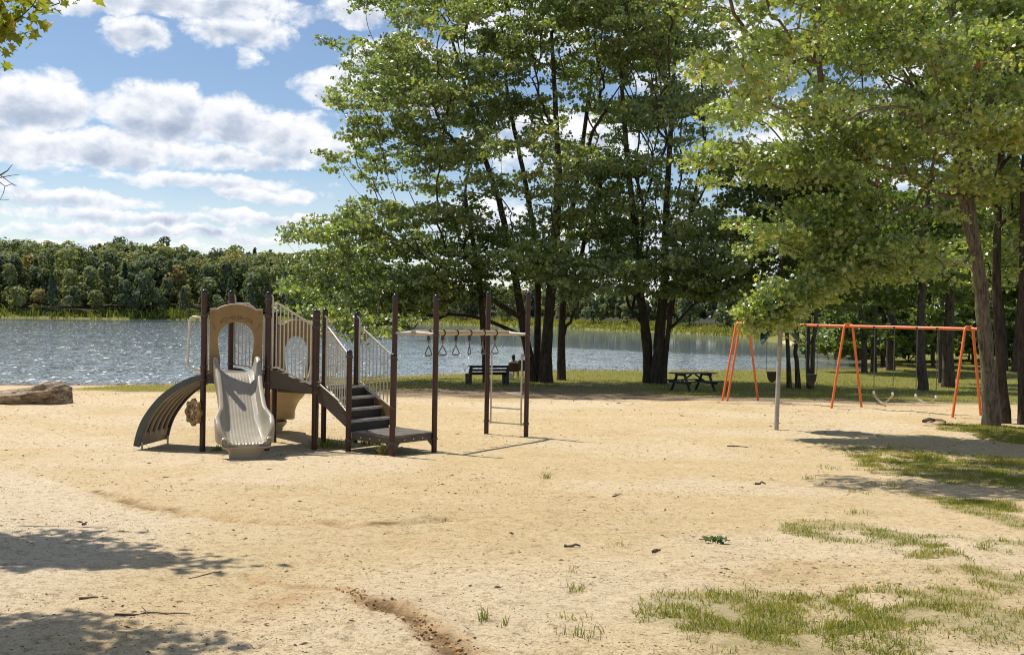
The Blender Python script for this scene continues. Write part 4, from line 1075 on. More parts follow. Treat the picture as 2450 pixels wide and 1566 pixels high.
# ------------------------------------------------------------------ trees
LEAF_SHAPES = {
    'oak': np.array([(0, 0), (.16, .22), (.42, .20), (.24, .42), (.52, .60), (.22, .68), (0, 1.0), (-.22, .68), (-.52, .60), (-.24, .42), (-.42, .20), (-.16, .22)]),
    'simple': np.array([(0, 0), (.30, .30), (.27, .65), (0, 1.0), (-.27, .65), (-.30, .30)]),
    'spray': np.array([(0, 0), (.34, .16), (.26, .42), (.46, .66), (0, 1.0), (-.40, .60), (-.24, .44), (-.38, .18)])}
def leaves_mesh(name, pos, size, shape, r, tint, up=.55, fold=.18, out=None, droop=0.0):
    """pos (n,3); one polygon per leaf, random attitude with a sky-facing bias"""
    n = len(pos); K = LEAF_SHAPES[shape]; k = len(K)
    nrm = r.normal(size=(n, 3)) * .55; nrm[:, 2] += up
    if out is not None: nrm += out
    nrm /= np.linalg.norm(nrm, axis=1)[:, None]
    d = r.normal(size=(n, 3)); d[:, 2] -= droop
    d -= nrm * (d * nrm).sum(1)[:, None]; d /= np.linalg.norm(d, axis=1)[:, None]
    s = np.cross(nrm, d)
    sz = (size * r.uniform(.45, 1.4, n))[:, None, None] if np.isscalar(size) else size[:, None, None]
    v = pos[:, None, :] + sz * (s[:, None, :] * K[None, :, 0:1] + d[:, None, :] * (K[None, :, 1:2] - .3) + nrm[:, None, :] * (np.abs(K[None, :, 0:1]) * fold * 2 - (K[None, :, 1:2] - .4) ** 2 * fold))
    me = mesh_np(name, v.reshape(-1, 3), np.arange(n * k), np.full(n, k), False, dict(tint=np.repeat(tint, k)))
    return me
def grow(trunks, pts, bf=.45, down=.6):
    """greedy balanced tree joining attraction points to the trunks"""
    pos = []; par = []; plen = []; rad0 = []
    for tk in trunks:
        prev = -1; tk = np.array(tk, float)
        for i in range(len(tk) - 1):
            m = max(1, int(np.linalg.norm(tk[i + 1, :3] - tk[i, :3]) / .45))
            for j in range(m + (i == len(tk) - 2)):
                q = tk[i] + (tk[i + 1] - tk[i]) * j / m
                plen.append(0 if prev < 0 else plen[prev] + np.linalg.norm(q[:3] - pos[prev]))
                pos.append(q[:3]); par.append(prev); rad0.append(q[3]); prev = len(pos) - 1
    nt_ = len(pos); n = len(pts); pos = np.vstack([np.array(pos), pts]); par = np.r_[par, np.full(n, -1)].astype(int); plen = np.r_[plen, np.zeros(n)]
    base = np.array(rad0)
    best = np.full(n, 1e9); bp = np.zeros(n, int)
    def relax(i):
        dv = pts - pos[i]; dist = np.linalg.norm(dv, axis=1); c = dist + bf * (plen[i]) + down * np.maximum(0, -dv[:, 2]) 
        k = c < best; best[k] = c[k]; bp[k] = i
    for i in range(nt_): relax(i)
    done = np.zeros(n, bool); order = []
    for _ in range(n):
        c = np.where(done, 1e9, best); j = int(np.argmin(c)); done[j] = True; i = nt_ + j
        par[i] = bp[j]; plen[i] = plen[bp[j]] + np.linalg.norm(pos[i] - pos[bp[j]]); order.append(i); relax(i)
    r = np.zeros(len(pos)); e = 2.35; acc = np.zeros(len(pos))
    for i in order[::-1]:
        acc[i] = max(acc[i], 0) + (0 if acc[i] > 0 else .0055 ** e); acc[par[i]] += acc[i]; r[i] = acc[i] ** (1 / e)
    r[:nt_] = base
    return pos, par, r, nt_, order
def wood_mesh(name, pos, par, r, nt_, order, rs, seg_trunk=14):
    kids = [[] for _ in pos]
    for i in range(len(pos)):
        if par[i] >= 0: kids[par[i]].append(i)
    V = []; Fc = []; Sz = []; off = 0
    starts = [i for i in range(nt_) if par[i] < 0]
    chains = []
    def walk(first, parent):
        ch = [parent, first] if parent is not None else [first]; i = first
        while True:
            ks = kids[i]
            if not ks: break
            if i < nt_ and any(k < nt_ for k in ks): nx = [k for k in ks if k < nt_][0]
            else: nx = max(ks, key=lambda k: r[k])
            for k in ks:
                if k != nx: stack.append((k, i))
            ch.append(nx); i = nx
        chains.append(ch)
    stack = [(s, None) for s in starts]
    while stack:
        f, p = stack.pop(); walk(f, p)
    for ch in chains:
        p = pos[ch].copy(); rr = r[ch].copy()
        if ch[0] < nt_ and len(ch) > 1 and ch[1] >= nt_: rr[0] = min(rr[0], rr[1] * 1.25)
        elif ch[0] >= nt_ and len(ch) > 1: rr[0] = min(rr[0], rr[1] * 1.2)
        rr[-1] *= .5
        # add bowed midpoints on long links
        P2 = [p[0]]; R2 = [rr[0]]
        for a in range(len(p) - 1):
            L = np.linalg.norm(p[a + 1] - p[a])
            if L > .5 and rr[a] < .1:
                m = max(1, int(L / .4))
                ofs = rs.normal(size=3) * L * .07 + np.array([0, 0, L * .05])
                for j in range(1, m + 1):
                    t = j / (m + 1); P2.append(p[a] * (1 - t) + p[a + 1] * t + ofs * math.sin(math.pi * t)); R2.append(rr[a] * (1 - t) + rr[a + 1] * t)
            P2.append(p[a + 1]); R2.append(rr[a + 1])
        p = np.array(P2); rr = np.array(R2); m = len(p)
        if m < 2: continue
        n = seg_trunk if rr.max() > .09 else (7 if rr.max() > .03 else 4)
        t = np.gradient(p, axis=0); t /= (np.linalg.norm(t, axis=1)[:, None] + 1e-9)
        nx = np.cross(t, np.array([.31, .95, .05])); nx /= (np.linalg.norm(nx, axis=1)[:, None] + 1e-9); ny = np.cross(t, nx)
        an = 2 * np.pi * np.arange(n) / n
        ir = 1 + (.10 * np.sin(an * 3 + p[0, 0])[None, :] + .06 * rs.normal(size=(m, n))) * (rr[:, None] > .06)
        v = p[:, None, :] + (rr[:, None] * ir)[:, :, None] * (np.cos(an)[None, :, None] * nx[:, None, :] + np.sin(an)[None, :, None] * ny[:, None, :])
        V.append(v.reshape(-1, 3))
        i = np.arange(m - 1)[:, None] * n; k = np.arange(n)[None, :]; k2 = (k + 1) % n
        f = np.stack([i + k, i + k2, i + n + k2, i + n + k], -1).reshape(-1, 4) + off
        Fc.append(f); Sz.append(len(f)); off += m * n
    f = np.vstack(Fc)
    return mesh_np(name, np.vstack(V), f, np.full(len(f), 4), True)
def blob(u, v, ru, rv, y, ry=None):
    c = P(u, v, y); return (c, np.array([ru * y / F, ry if ry else ru * y / F, rv * y / F]))
def deepen(blobs, r, near=-7, back=3):
    out = []
    cam_ = np.array([0, 0, ZC])
    for b in blobs:
        for k in range(2):
            y2 = b[0][1] + (r.uniform(near, -2) if k else r.uniform(-2, back)); f_ = y2 / b[0][1]
            out.append((cam_ + (b[0] - cam_) * f_, b[1] * f_ * np.array([1, 1.25, 1])) + tuple(b[2:]))
    return out
def sample_blobs(blobs, nclump, per, r, sig=.42, flat=.45, shell=2.2, boughs=None):
    vol = np.array([np.prod(b[1]) ** .8 * (b[2] if len(b) > 2 else 1) for b in blobs]); vol = vol / vol.sum()
    idx = r.choice(len(blobs), nclump, p=vol)
    d = r.normal(size=(nclump, 3)); d /= np.linalg.norm(d, axis=1)[:, None]
    rad = r.uniform(0, 1, nclump) ** (1 / (shell + 1.2))
    c = np.array([blobs[i][0] for i in idx]) + d * rad[:, None] * np.array([blobs[i][1] for i in idx])
    if boughs:
        nb, bw = boughs; bc_ = c[:nb]; c = bc_[r.integers(0, nb, nclump)] + np.clip(r.normal(size=(nclump, 3)), -1.9, 1.9) * np.array([bw, bw, bw * .26])
    p = np.repeat(c, per, 0) + r.normal(size=(nclump * per, 3)) * np.array([sig, sig, sig * flat])
    return p
def bough_pts(spots, seed):
    """attraction points for boughs that droop in known places: (u, v, depth, half width, half depth, half height in m, count)"""
    r_ = np.random.default_rng(seed)
    return np.vstack([P(u, v, y) + np.clip(r_.normal(size=(n, 3)), -1.8, 1.8) * np.array([a, b, c]) for u, v, y, a, b, c, n in spots])
def tree(name, label, cat, trunks, blobs, nclump, per, nleaf, lsize, shape, lmat, bmat, seed, group=None, sig=.42, flat=.45, lspread=.20, bf=.45, extra=None, tintbias=0.0, lup=.55, shell=2.2, minz=None, leafmask=None, boughs=None):
    rs = np.random.default_rng(seed)
    pts = sample_blobs(blobs, nclump, per, rs, sig, flat, shell, boughs)
    if minz is not None: pts = pts[pts[:, 2] > minz]
    if extra is not None: pts = np.vstack([pts, extra])
    pos, par, r, nt_, order = grow(trunks, pts, bf)
    base = np.array(trunks[0][0][:3], float)
    root = thing(name, base, label, cat, group)
    o0 = base
    me = wood_mesh('trunk', pos - o0, par, r, nt_, order, rs); obj_np('trunk', me, bmat, root)
    tips = np.array([i for i in range(nt_, len(pos)) if r[i] < .022]); tp = pos[tips]
    if leafmask is not None: tp = tp[leafmask(tp)]
    # leaves spread along the twig back to its parent as well
    n = len(tp) * nleaf
    lp = np.repeat(tp, nleaf, 0) + rs.normal(size=(n, 3)) * np.array([lspread, lspread, lspread * .42])
    clump_t = np.repeat(rs.uniform(0, 1, len(tp)), nleaf)
    tint = np.clip(.55 * rs.uniform(0, 1, n) + .30 * clump_t + tintbias + (fbm(lp[:, 0] * .35, lp[:, 2] * .35 + lp[:, 1] * .2, seed, 3) - .35) * .35, 0, .97)
    red = rs.uniform(0, 1, n) < .0015; tint[red] = 1.0
    me = leaves_mesh('crown', lp - o0, lsize, shape, rs, tint, lup); obj_np('crown', me, lmat, root)
    return root
def trunk_px(pts, y, yend=None, base=None):
    """pts: (u, v, radius) from the foot up, at depth y (may drift to yend)"""
    out = []
    for k, (u, v, rad) in enumerate(pts):
        yy = y if yend is None else y + (yend - y) * k / (len(pts) - 1)
        out.append([*P(u, v, yy), rad])
    # plant the foot
    b = out[0]; g = gz(b[0], b[1]); foot = [b[0], b[1], g - .15, b[3] * 1.18]
    if b[2] > g + .25: out.insert(0, [b[0], b[1], g + .12, b[3] * 1.05])
    else: out[0][2] = g + .30
    return [foot] + out
def shadow_blob(u, v, h, rx, ry, rz):
    g = G(u, v); return (np.array([g[0] - h * .44, g[1] + h * .30, g[2] + h]), np.array([rx, ry, rz]))
# ---- lakeside clump in the middle
yA_ = 47.0
tree('oak_tree', 'broad oak with two dark stems leaning left over the water behind the ring ladder', 'tree',
     [trunk_px([(1276, 896, .24), (1262, 830, .20), (1248, 760, .19), (1238, 690, .18), (1222, 600, .165), (1195, 480, .14), (1150, 350, .12), (1120, 230, .09), (1080, 90, .06)], 48),
      trunk_px([(1284, 898, .20), (1286, 800, .17), (1288, 700, .15), (1280, 560, .13), (1250, 400, .11), (1215, 240, .085), (1200, 60, .06)], 48.6)],
     deepen([blob(1010, 270, 170, 130, 47, 3.6), blob(960, 130, 110, 120, 47, 3), blob(905, 360, 110, 75, 46.5, 2.4), blob(870, 480, 120, 70, 46, 2.4), (*blob(840, 590, 120, 65, 46, 2.4), 1.5), (*blob(800, 680, 95, 48, 45.5, 1.6), 2.2), (*blob(1000, 500, 140, 110, 47, 3), 1.3), (*blob(930, 680, 130, 70, 45.5, 2), 2.0), (*blob(770, 715, 70, 36, 44, 1.2), 2.0), (*blob(960, 745, 90, 30, 44, 1.2), 2.0), (*blob(860, 770, 60, 24, 43, 1.0), 2.0), (*blob(890, 755, 70, 32, 45, 1.0), 2.2), (*blob(1040, 640, 90, 50, 46, 1.5), 1.6), blob(1130, 120, 120, 170, 47, 3.5), blob(1000, -60, 160, 120, 47, 4), blob(760, 530, 40, 28, 46, 1), blob(745, 690, 36, 20, 45.5, .8), blob(850, 330, 50, 28, 46.5, 1), blob(890, 120, 55, 38, 47, 1)], np.random.default_rng(11)),
     640, 8, 11, .165, 'spray', M['leaf_mid'], M['bark'], 11, 'oaks by the lake', lup=.38, lspread=.16, sig=.30, flat=.28, boughs=(140, .95),
     extra=bough_pts(((755, 690, 44, .9, .8, .22, 90), (830, 728, 43.5, .9, .8, .25, 110), (905, 758, 43, .7, .6, .22, 90), (900, 700, 44, 1.1, .9, .25, 110), (980, 715, 44, 1.0, .9, .22, 90), (810, 640, 44.5, 1.2, .9, .25, 100), (770, 560, 45, 1.0, .8, .22, 80), (960, 600, 45, 1.1, .9, .22, 80)), 62))
tree('oak_tree', 'thick trunked oak with rough bark and tall crown behind the right ring posts', 'tree',
     [trunk_px([(1306, 914, .34), (1308, 850, .26), (1312, 780, .25), (1320, 690, .23), (1330, 560, .20), (1338, 420, .16), (1330, 270, .12), (1320, 80, .08)], 47.5)],
     deepen([blob(1290, 140, 130, 180, 48.5, 3.6), blob(1230, 360, 110, 110, 48, 3), blob(1350, 420, 90, 90, 48.5, 2.5), blob(1240, 590, 90, 45, 47, 2.2), blob(1330, 680, 60, 35, 47, 1.6), blob(1300, -60, 160, 120, 48, 4), (*blob(1160, 640, 60, 34, 47, 1.4), 1.3), (*blob(1290, 610, 60, 60, 47, 1.5), 1.6), (*blob(1230, 690, 60, 26, 47, 1.2), 1.4)], np.random.default_rng(12)),
     350, 8, 10, .165, 'spray', M['leaf_mid'], M['bark'], 12, 'oaks by the lake', lup=.38, lspread=.16, sig=.30, flat=.28, boughs=(80, .95),
     extra=bough_pts(((1285, 600, 45, .9, .9, .22, 80), (1240, 560, 45, .9, .9, .22, 60), (1300, 520, 46, .9, .9, .25, 60)), 82))
tree('oak_tree', 'straight dark oak with a low limb forking right, standing just behind the thick trunk', 'tree',
     [trunk_px([(1344, 899, .23), (1343, 830, .19), (1345, 760, .18), (1352, 640, .16), (1370, 500, .14), (1395, 340, .11), (1420, 150, .08)], 50.5),
      [[*P(1349, 800, 50.5), .09], [*P(1366, 770, 50.3), .07], [*P(1382, 735, 50), .05], [*P(1400, 690, 49.8), .03]]],
     deepen([blob(1440, 170, 120, 180, 50.5, 3.6), blob(1420, 430, 90, 100, 50, 3), (*blob(1460, 500, 80, 60, 50, 2), 1.4), blob(1400, 660, 55, 42, 49.5, 1.8), (*blob(1450, 610, 100, 60, 50, 1.8), 1.5), (*blob(1390, 560, 60, 50, 50, 1.5), 1.4), (*blob(1480, 690, 60, 30, 50, 1.5), 1.3), blob(1430, -50, 150, 110, 51, 4)], np.random.default_rng(13)),
     380, 8, 10, .165, 'spray', M['leaf_mid'], M['bark'], 13, 'oaks by the lake', lup=.38, lspread=.16, sig=.30, flat=.28, boughs=(85, .95),
     extra=bough_pts(((1420, 625, 48, 1.0, .9, .22, 90), (1470, 560, 48, 1.0, .9, .22, 80), (1400, 540, 48, .9, .9, .22, 70), (1440, 690, 48, .8, .8, .16, 60)), 83))
tree('oak_tree', 'three stemmed dark oak rising left of the picnic table', 'tree',
     [trunk_px([(1552, 900, .27), (1549, 830, .235), (1540, 750, .22), (1528, 690, .19), (1522, 560, .16), (1505, 420, .13), (1490, 250, .10), (1480, 70, .06)], 49),
      trunk_px([(1572, 905, .30), (1577, 830, .26), (1583, 750, .24), (1590, 690, .21), (1592, 560, .17), (1600, 400, .13), (1610, 220, .10), (1620, 60, .06)], 48.6),
      trunk_px([(1588, 904, .17), (1594, 840, .125), (1602, 770, .12), (1615, 690, .11), (1640, 560, .09), (1670, 430, .07), (1690, 320, .05)], 48.4),
      [[*P(1533, 770, 49), .09], [*P(1512, 745, 49), .08], [*P(1500, 715, 48.8), .07], [*P(1493, 680, 48.6), .045]],
      [[*P(1604, 785, 48.4), .08], [*P(1635, 755, 48.2), .065], [*P(1665, 725, 48), .05], [*P(1700, 705, 47.8), .03]]],
     deepen([blob(1540, 170, 130, 170, 49, 3.5), blob(1640, 200, 120, 170, 49, 3.5), blob(1540, 400, 90, 90, 49, 2.6), (*blob(1560, 480, 90, 60, 49, 2), 1.4), blob(1660, 440, 100, 70, 48, 2.6), blob(1490, 620, 60, 55, 48.5, 1.8), blob(1580, 620, 60, 50, 48.5, 1.8), blob(1680, 600, 90, 60, 48, 2.2), (*blob(1690, 690, 90, 40, 48, 1.6), 1.6), (*blob(1640, 640, 70, 50, 48, 1.5), 1.6), (*blob(1545, 690, 60, 26, 48, 1.2), 1.5), (*blob(1720, 580, 70, 70, 48.5, 2), 1.4), blob(1580, -60, 200, 110, 49, 4), blob(1750, 520, 60, 90, 49, 2)], np.random.default_rng(14)),
     620, 8, 10, .165, 'spray', M['leaf_mid'], M['bark'], 14, 'oaks by the lake', lup=.38, lspread=.16, sig=.30, flat=.28, boughs=(130, .95),
     extra=bough_pts(((1640, 560, 46, 1.0, .9, .22, 80), (1690, 640, 46, 1.0, .9, .22, 80), (1560, 640, 47, .9, .8, .2, 80), (1500, 600, 47, .9, .8, .2, 70), (1720, 700, 46, .9, .8, .18, 70)), 84))
# slender conifer with layered boughs
rs = np.random.default_rng(3)
pp = []
for k in range(26):
    v = 470 + k * 10 + rs.uniform(-4, 4); L = np.interp(v, [470, 560, 690, 740], [25, 85, 95, 40])
    for sg in (-1, 1):
        for j in range(1, 6):
            if rs.uniform() < .72: q = P(1118 + (v - 470) * .11 + sg * L * j / 5, v - 3 + j * 1.5, 46 + rs.normal() * .9); pp.append(q)
tree('pine_tree', 'slender pine with sparse layered boughs directly behind the left rear ring post', 'tree',
     [trunk_px([(1164, 905, .17), (1161, 830, .15), (1155, 750, .14), (1148, 690, .13), (1136, 600, .11), (1122, 520, .09), (1112, 460, .05)], 46)],
     [blob(1118, 620, 70, 80, 46, 1.6)], 14, 6, 13, .17, 'simple', M['leaf_dark'], M['bark'], 15, None, extra=np.array(pp), bf=.25, flat=.3, lspread=.17)
# ---- near oak on the right
g_ = G(2375, 1020); yR = g_[1]
tree('oak_tree', 'large glossy leaved oak with pale leaning trunk, low boughs hanging over the swing frame', 'tree',
     [trunk_px([(2370, 1012, .20), (2364, 900, .178), (2356, 800, .165), (2348, 700, .15), (2338, 620, .135), (2327, 540, .115), (2318, 460, .105), (2306, 400, .095), (2310, 300, .10), (2320, 180, .08), (2330, 20, .06), (2330, -160, .04)], yR),
      [[*P(2334, 610, yR), .09], [*P(2312, 545, yR - .1), .085], [*P(2298, 470, yR - .2), .078], [*P(2290, 410, yR - .3), .07], [*P(2285, 330, yR - .5), .06], [*P(2260, 200, yR - .8), .05], [*P(2230, 30, yR - 1), .035]],
      [[*P(2318, 465, yR), .062], [*P(2290, 468, yR - .4), .055], [*P(2250, 464, yR - .8), .05], [*P(2205, 445, yR - 1.2), .042], [*P(2170, 415, yR - 1.6), .034], [*P(2080, 390, yR - 2.2), .026]],
      [[*P(2303, 500, yR - .2), .046], [*P(2268, 510, yR - .8), .04], [*P(2220, 492, yR - 1.3), .033], [*P(2150, 500, yR - 2), .028], [*P(2060, 560, yR - 2.4), .024], [*P(1980, 640, yR - 2.6), .019]],
      [[*P(2318, 390, yR), .07], [*P(2350, 340, yR), .06], [*P(2390, 260, yR - .3), .045], [*P(2440, 160, yR - .5), .03]]],
     [blob(2060, 150, 260, 170, yR - 4.5, 2.4), blob(1880, 240, 160, 130, 17.2, 1.4), blob(1790, 160, 90, 110, 17.5, 1.0), blob(2050, 400, 260, 120, yR - 3, 2.0), blob(1860, 420, 130, 90, yR - 3.2, 1.0), blob(1960, 60, 160, 100, 17, 1.4), blob(2000, 560, 190, 80, yR - 2.4, 1.6), blob(1880, 690, 100, 46, yR - 2.6, 1.0), blob(2150, 260, 130, 60, yR - 2, 1.6), blob(2090, 330, 90, 50, yR - 2, 1.4), (*blob(1845, 758, 60, 44, yR - 3.2, .5), 3.4), (*blob(1880, 712, 55, 26, yR - 3.2, .5), 1.4), blob(2090, 620, 120, 50, yR - 2.4, 1.1), blob(2330, 230, 190, 160, yR - .5, 2.4), blob(2420, 120, 170, 200, yR, 2.4), blob(2250, 20, 300, 140, yR - 1, 2.6), blob(1950, -90, 220, 120, 17.5, 2.2), blob(2430, 430, 70, 110, yR - .4, 1.4), blob(2210, 330, 130, 110, yR - 1.8, 1.6), blob(1740, 320, 40, 30, yR - 2.2, .6), blob(2130, -170, 420, 120, yR - .5, 3), blob(2230, 600, 60, 60, yR - 2, .8)] + [(*shadow_blob(u, v, 9.2, a, b, .5), 1.3) for u, v, a, b in ((2010, 1150, .8, .10), (2150, 1160, .8, .2), (2290, 1172, .9, .3), (2410, 1185, .9, .36), (2200, 1155, 1.0, .22), (2420, 1085, 1.0, .22), (2300, 1092, .6, .1), (2240, 1022, 1.1, .14), (2060, 1012, .7, .2), (2330, 1180, 1, .2))],  # shadow_blob clumps: out-of-view foliage added to cast shade bands on the ground
     620, 11, 13, .112, 'oak', M['leaf_near'], M['bark_near'], 21, None, sig=.26, flat=.30, lspread=.13, bf=.35, tintbias=.05, lup=.42, shell=1.2, boughs=(190, .62),
     extra=bough_pts(((1842, 756, yR - 3.2, .28, .25, .16, 130), (1870, 722, yR - 3.1, .36, .3, .10, 90), (1815, 742, yR - 3.3, .22, .2, .09, 50), (1930, 690, yR - 3, .45, .4, .12, 90), (2000, 645, yR - 2.8, .5, .5, .13, 90), (2075, 625, yR - 2.6, .45, .5, .12, 70), (1900, 560, yR - 2.8, .5, .5, .13, 80), (2020, 540, yR - 2.6, .5, .5, .13, 80)), 61))
# second trunk right behind it and a third at the frame edge
def small_oak(label, px, y, seed, blobs, ncl, mat=M['bark'], name='oak_tree', lm=None, ls=.15, per=7, nl=13, group='trees of the shaded lakeside wood', shape='spray', shell=2.0):
    return tree(name, label, 'tree', [trunk_px([(u, v, q * (.82 if y > 40 else 1)) for u, v, q in px], y)], blobs, ncl, per, nl, ls, shape, lm or M['leaf_mid'], mat, seed, group, lup=.5, shell=shell)
small_oak('dark oak trunk standing directly behind the pale leaning oak', [(2404, 1001, .13), (2395, 900, .115), (2388, 780, .11), (2384, 650, .10), (2387, 500, .08), (2400, 300, .08), (2410, 100, .05)], 25.5, 31,
          [blob(2400, 420, 90, 90, 26, 1.8), blob(2440, 250, 110, 150, 26.5, 2.2), blob(2360, 620, 70, 50, 26.5, 1.4), blob(2480, 560, 80, 80, 26, 1.6), blob(2420, 40, 150, 150, 27, 2.6)], 110, M['bark'], lm=M['leaf_near'], ls=.14)
small_oak('straight brown trunk cut by the right edge of the picture', [(2449, 1006, .14), (2448, 850, .12), (2448, 700, .11), (2450, 500, .10), (2455, 250, .09), (2460, 50, .06)], 25.2, 32,
          [blob(2480, 480, 70, 80, 25.5, 1.4), blob(2520, 250, 120, 150, 26, 2.0), blob(2470, 640, 40, 40, 25.5, .9), blob(2470, 60, 150, 150, 27, 2.6)], 80, M['bark'], lm=M['leaf_near'], ls=.14)
# ---- shaded wood along the right shore
WOOD = [  # label, trunk pixels (foot up), depth, crown blobs (u, v, ru, rv)
    ('left one of two slim dark trunks standing just right of the pale pole', [(1888, 924, .14), (1886, 860, .11), (1883, 790, .105), (1876, 700, .095), (1870, 560, .075), (1862, 420, .05)], 45.5, [(1830, 560, 100, 90), (1820, 430, 100, 90), (1850, 690, 80, 40), (1770, 640, 70, 60)]),
    ('right one of two slim dark trunks standing just right of the pale pole', [(1909, 924, .15), (1906, 860, .115), (1904, 790, .11), (1908, 700, .10), (1915, 560, .08), (1920, 420, .05)], 45.8, [(1925, 560, 80, 90), (1930, 420, 90, 90), (1930, 690, 60, 40)]),
    ('black straight stem behind the grey bucket swing', [(1934, 925, .11), (1933, 860, .09), (1935, 790, .085), (1938, 700, .08), (1940, 560, .06)], 46, [(1950, 600, 70, 70), (1950, 470, 80, 70)]),
    ('brown leaning stem right behind the grey bucket swing', [(1942, 926, .14), (1944, 870, .115), (1949, 800, .11), (1957, 700, .10), (1962, 600, .08), (1970, 450, .06)], 45.4, [(1985, 560, 90, 80), (1980, 430, 90, 80), (1990, 700, 60, 36)]),
    ('dark trunk with a steep left branch behind the middle orange legs', [(2068, 888, .24), (2068, 820, .2), (2060, 760, .19), (2050, 680, .16), (2040, 560, .12)], 66, [(2000, 720, 90, 50), (2050, 580, 120, 80), (2030, 460, 120, 80), (1985, 810, 60, 50), (2040, 790, 60, 30)]),
    ('pair member of dark trunks, right one, behind the middle orange legs', [(2090, 886, .25), (2091, 820, .21), (2093, 750, .2), (2098, 660, .17), (2105, 540, .12)], 67, [(2110, 640, 110, 50), (2120, 540, 120, 80)]),
    ('thick black trunk between the chains of the V shaped swing', [(2131, 879, .36), (2130, 820, .31), (2133, 760, .29), (2140, 680, .26), (2150, 560, .2)], 69, [(2150, 640, 110, 50), (2160, 540, 120, 80), (2150, 800, 60, 30)]),
    ('rough dark trunk in front of the wood, just left of the flat swing', [(2208, 931, .28), (2204, 860, .235), (2202, 790, .22), (2206, 700, .2), (2214, 600, .17), (2220, 450, .12)], 46, [(2200, 640, 120, 60), (2230, 530, 110, 90), (2260, 420, 120, 100), (2140, 700, 90, 36)]),
    ('slim black trunk behind the chain nearest the right orange legs', [(2251, 905, .17), (2250, 830, .14), (2252, 760, .13), (2256, 660, .12), (2260, 540, .09)], 55, [(2270, 640, 90, 60), (2260, 520, 100, 80)]),
    ('stout grey brown trunk left of the right pair of orange legs', [(2268, 916, .36), (2268, 850, .31), (2270, 780, .29), (2274, 690, .26), (2280, 580, .21), (2290, 430, .14)], 50, [(2290, 660, 110, 60), (2310, 560, 110, 80), (2330, 450, 120, 90), (2230, 740, 80, 26)]),
    ('leaning grey trunk far behind, right of the leaning oak', [(2428, 874, .3), (2432, 820, .26), (2438, 750, .24), (2446, 660, .2), (2455, 540, .16)], 70, [(2440, 680, 90, 60), (2450, 560, 110, 90)]),
    ('thin black trunk far behind, seen between the leaning oak and its neighbour', [(2406, 872, .2), (2404, 810, .17), (2398, 740, .16), (2390, 650, .13), (2380, 540, .1)], 72, [(2380, 660, 90, 60), (2370, 560, 100, 80)]),
    ('narrow trunk far behind the flat swing', [(2232, 872, .18), (2230, 810, .15), (2226, 740, .14), (2220, 640, .12)], 75, [(2200, 700, 110, 46), (2210, 600, 120, 70), (2240, 800, 90, 34), (2170, 790, 70, 34)]),
    ('dark trunk far behind, left of the thick black one', [(2112, 872, .2), (2112, 810, .17), (2116, 740, .16), (2120, 640, .13)], 78, [(2090, 740, 100, 40), (2100, 650, 120, 60), (2080, 810, 90, 34), (2140, 800, 60, 34)]),
    ('dark trunk deep in the wood, framed by the right pair of orange legs', [(2330, 868, .22), (2330, 800, .19), (2334, 730, .18), (2340, 640, .15)], 80, [(2330, 730, 100, 40), (2350, 620, 120, 80), (2330, 810, 70, 34), (2400, 790, 80, 44)]),
]
for k, (lab, px, y, bl_) in enumerate(WOOD):
    far_ = y > 60
    small_oak(lab, px, y, 100 + k, [blob(u, v, a, b, y + .4, a * y / F * .75) for u, v, a, b in bl_], 80 if not far_ else 84, M['bark_dark'], 'shade_tree', M['leaf_dark'], .21 if not far_ else .32, 7, 10, shell=1.2)
# leafy understorey closing the view behind the wood
for k, (u, v, y, a, b, lab) in enumerate(((1930, 735, 96, 90, 40, 'broad dark bush far behind the slim trunks right of the pale pole'), (2060, 720, 120, 130, 60, 'wide dark thicket at the back of the wood behind the middle orange legs'), (2280, 720, 124, 150, 70, 'wide dark thicket at the back of the wood behind the right orange legs'), (2420, 690, 120, 120, 80, 'tall dark thicket at the back of the wood at the right edge'), (2050, 815, 80, 90, 34, 'low leafy bush between the two left dark trunks behind the swings'), (2175, 812, 84, 90, 36, 'low leafy bush behind the chains of the flat swing'), (2320, 806, 86, 100, 40, 'low leafy bush framed by the right orange legs'), (2430, 812, 80, 90, 44, 'low leafy bush beside the leaning grey trunk far right'), (2000, 800, 92, 80, 60, 'pale green bush at the water edge left of the middle orange legs'), (2110, 790, 100, 90, 70, 'dark bush deep in the wood behind the V shaped swing'), (2240, 775, 104, 100, 80, 'dark bush deep in the wood behind the flat swing'), (2360, 770, 100, 100, 80, 'dark bush in the wood right of the swing frame'), (2450, 760, 92, 90, 90, 'leafy bush behind the trunks at the right edge'))):
    c = P(u, v, y); g = gz(c[0], c[1])
    tree('understorey_bush', lab, 'bush', [[[c[0], c[1], g - .1, .08], [c[0], c[1] , g + 1.2, .06], [c[0] + .2, c[1], c[2], .04]]], [blob(u, v, a, b, y, 2.5), blob(u + a * .6, v + b * .4, a * .7, b * .6, y - 2, 2), blob(u - a * .5, v + b * .3, a * .7, b * .7, y - 1, 2)], 90, 6, 9, .32, 'spray', M['leaf_mid'] if k in (1, 3, 4, 5, 6, 8, 12) else M['leaf_dark'], M['bark_dark'], 200 + k, 'bushes in the lakeside wood', shell=1.2)  # some bushes get the lighter leaf colour, painting them as sunlit
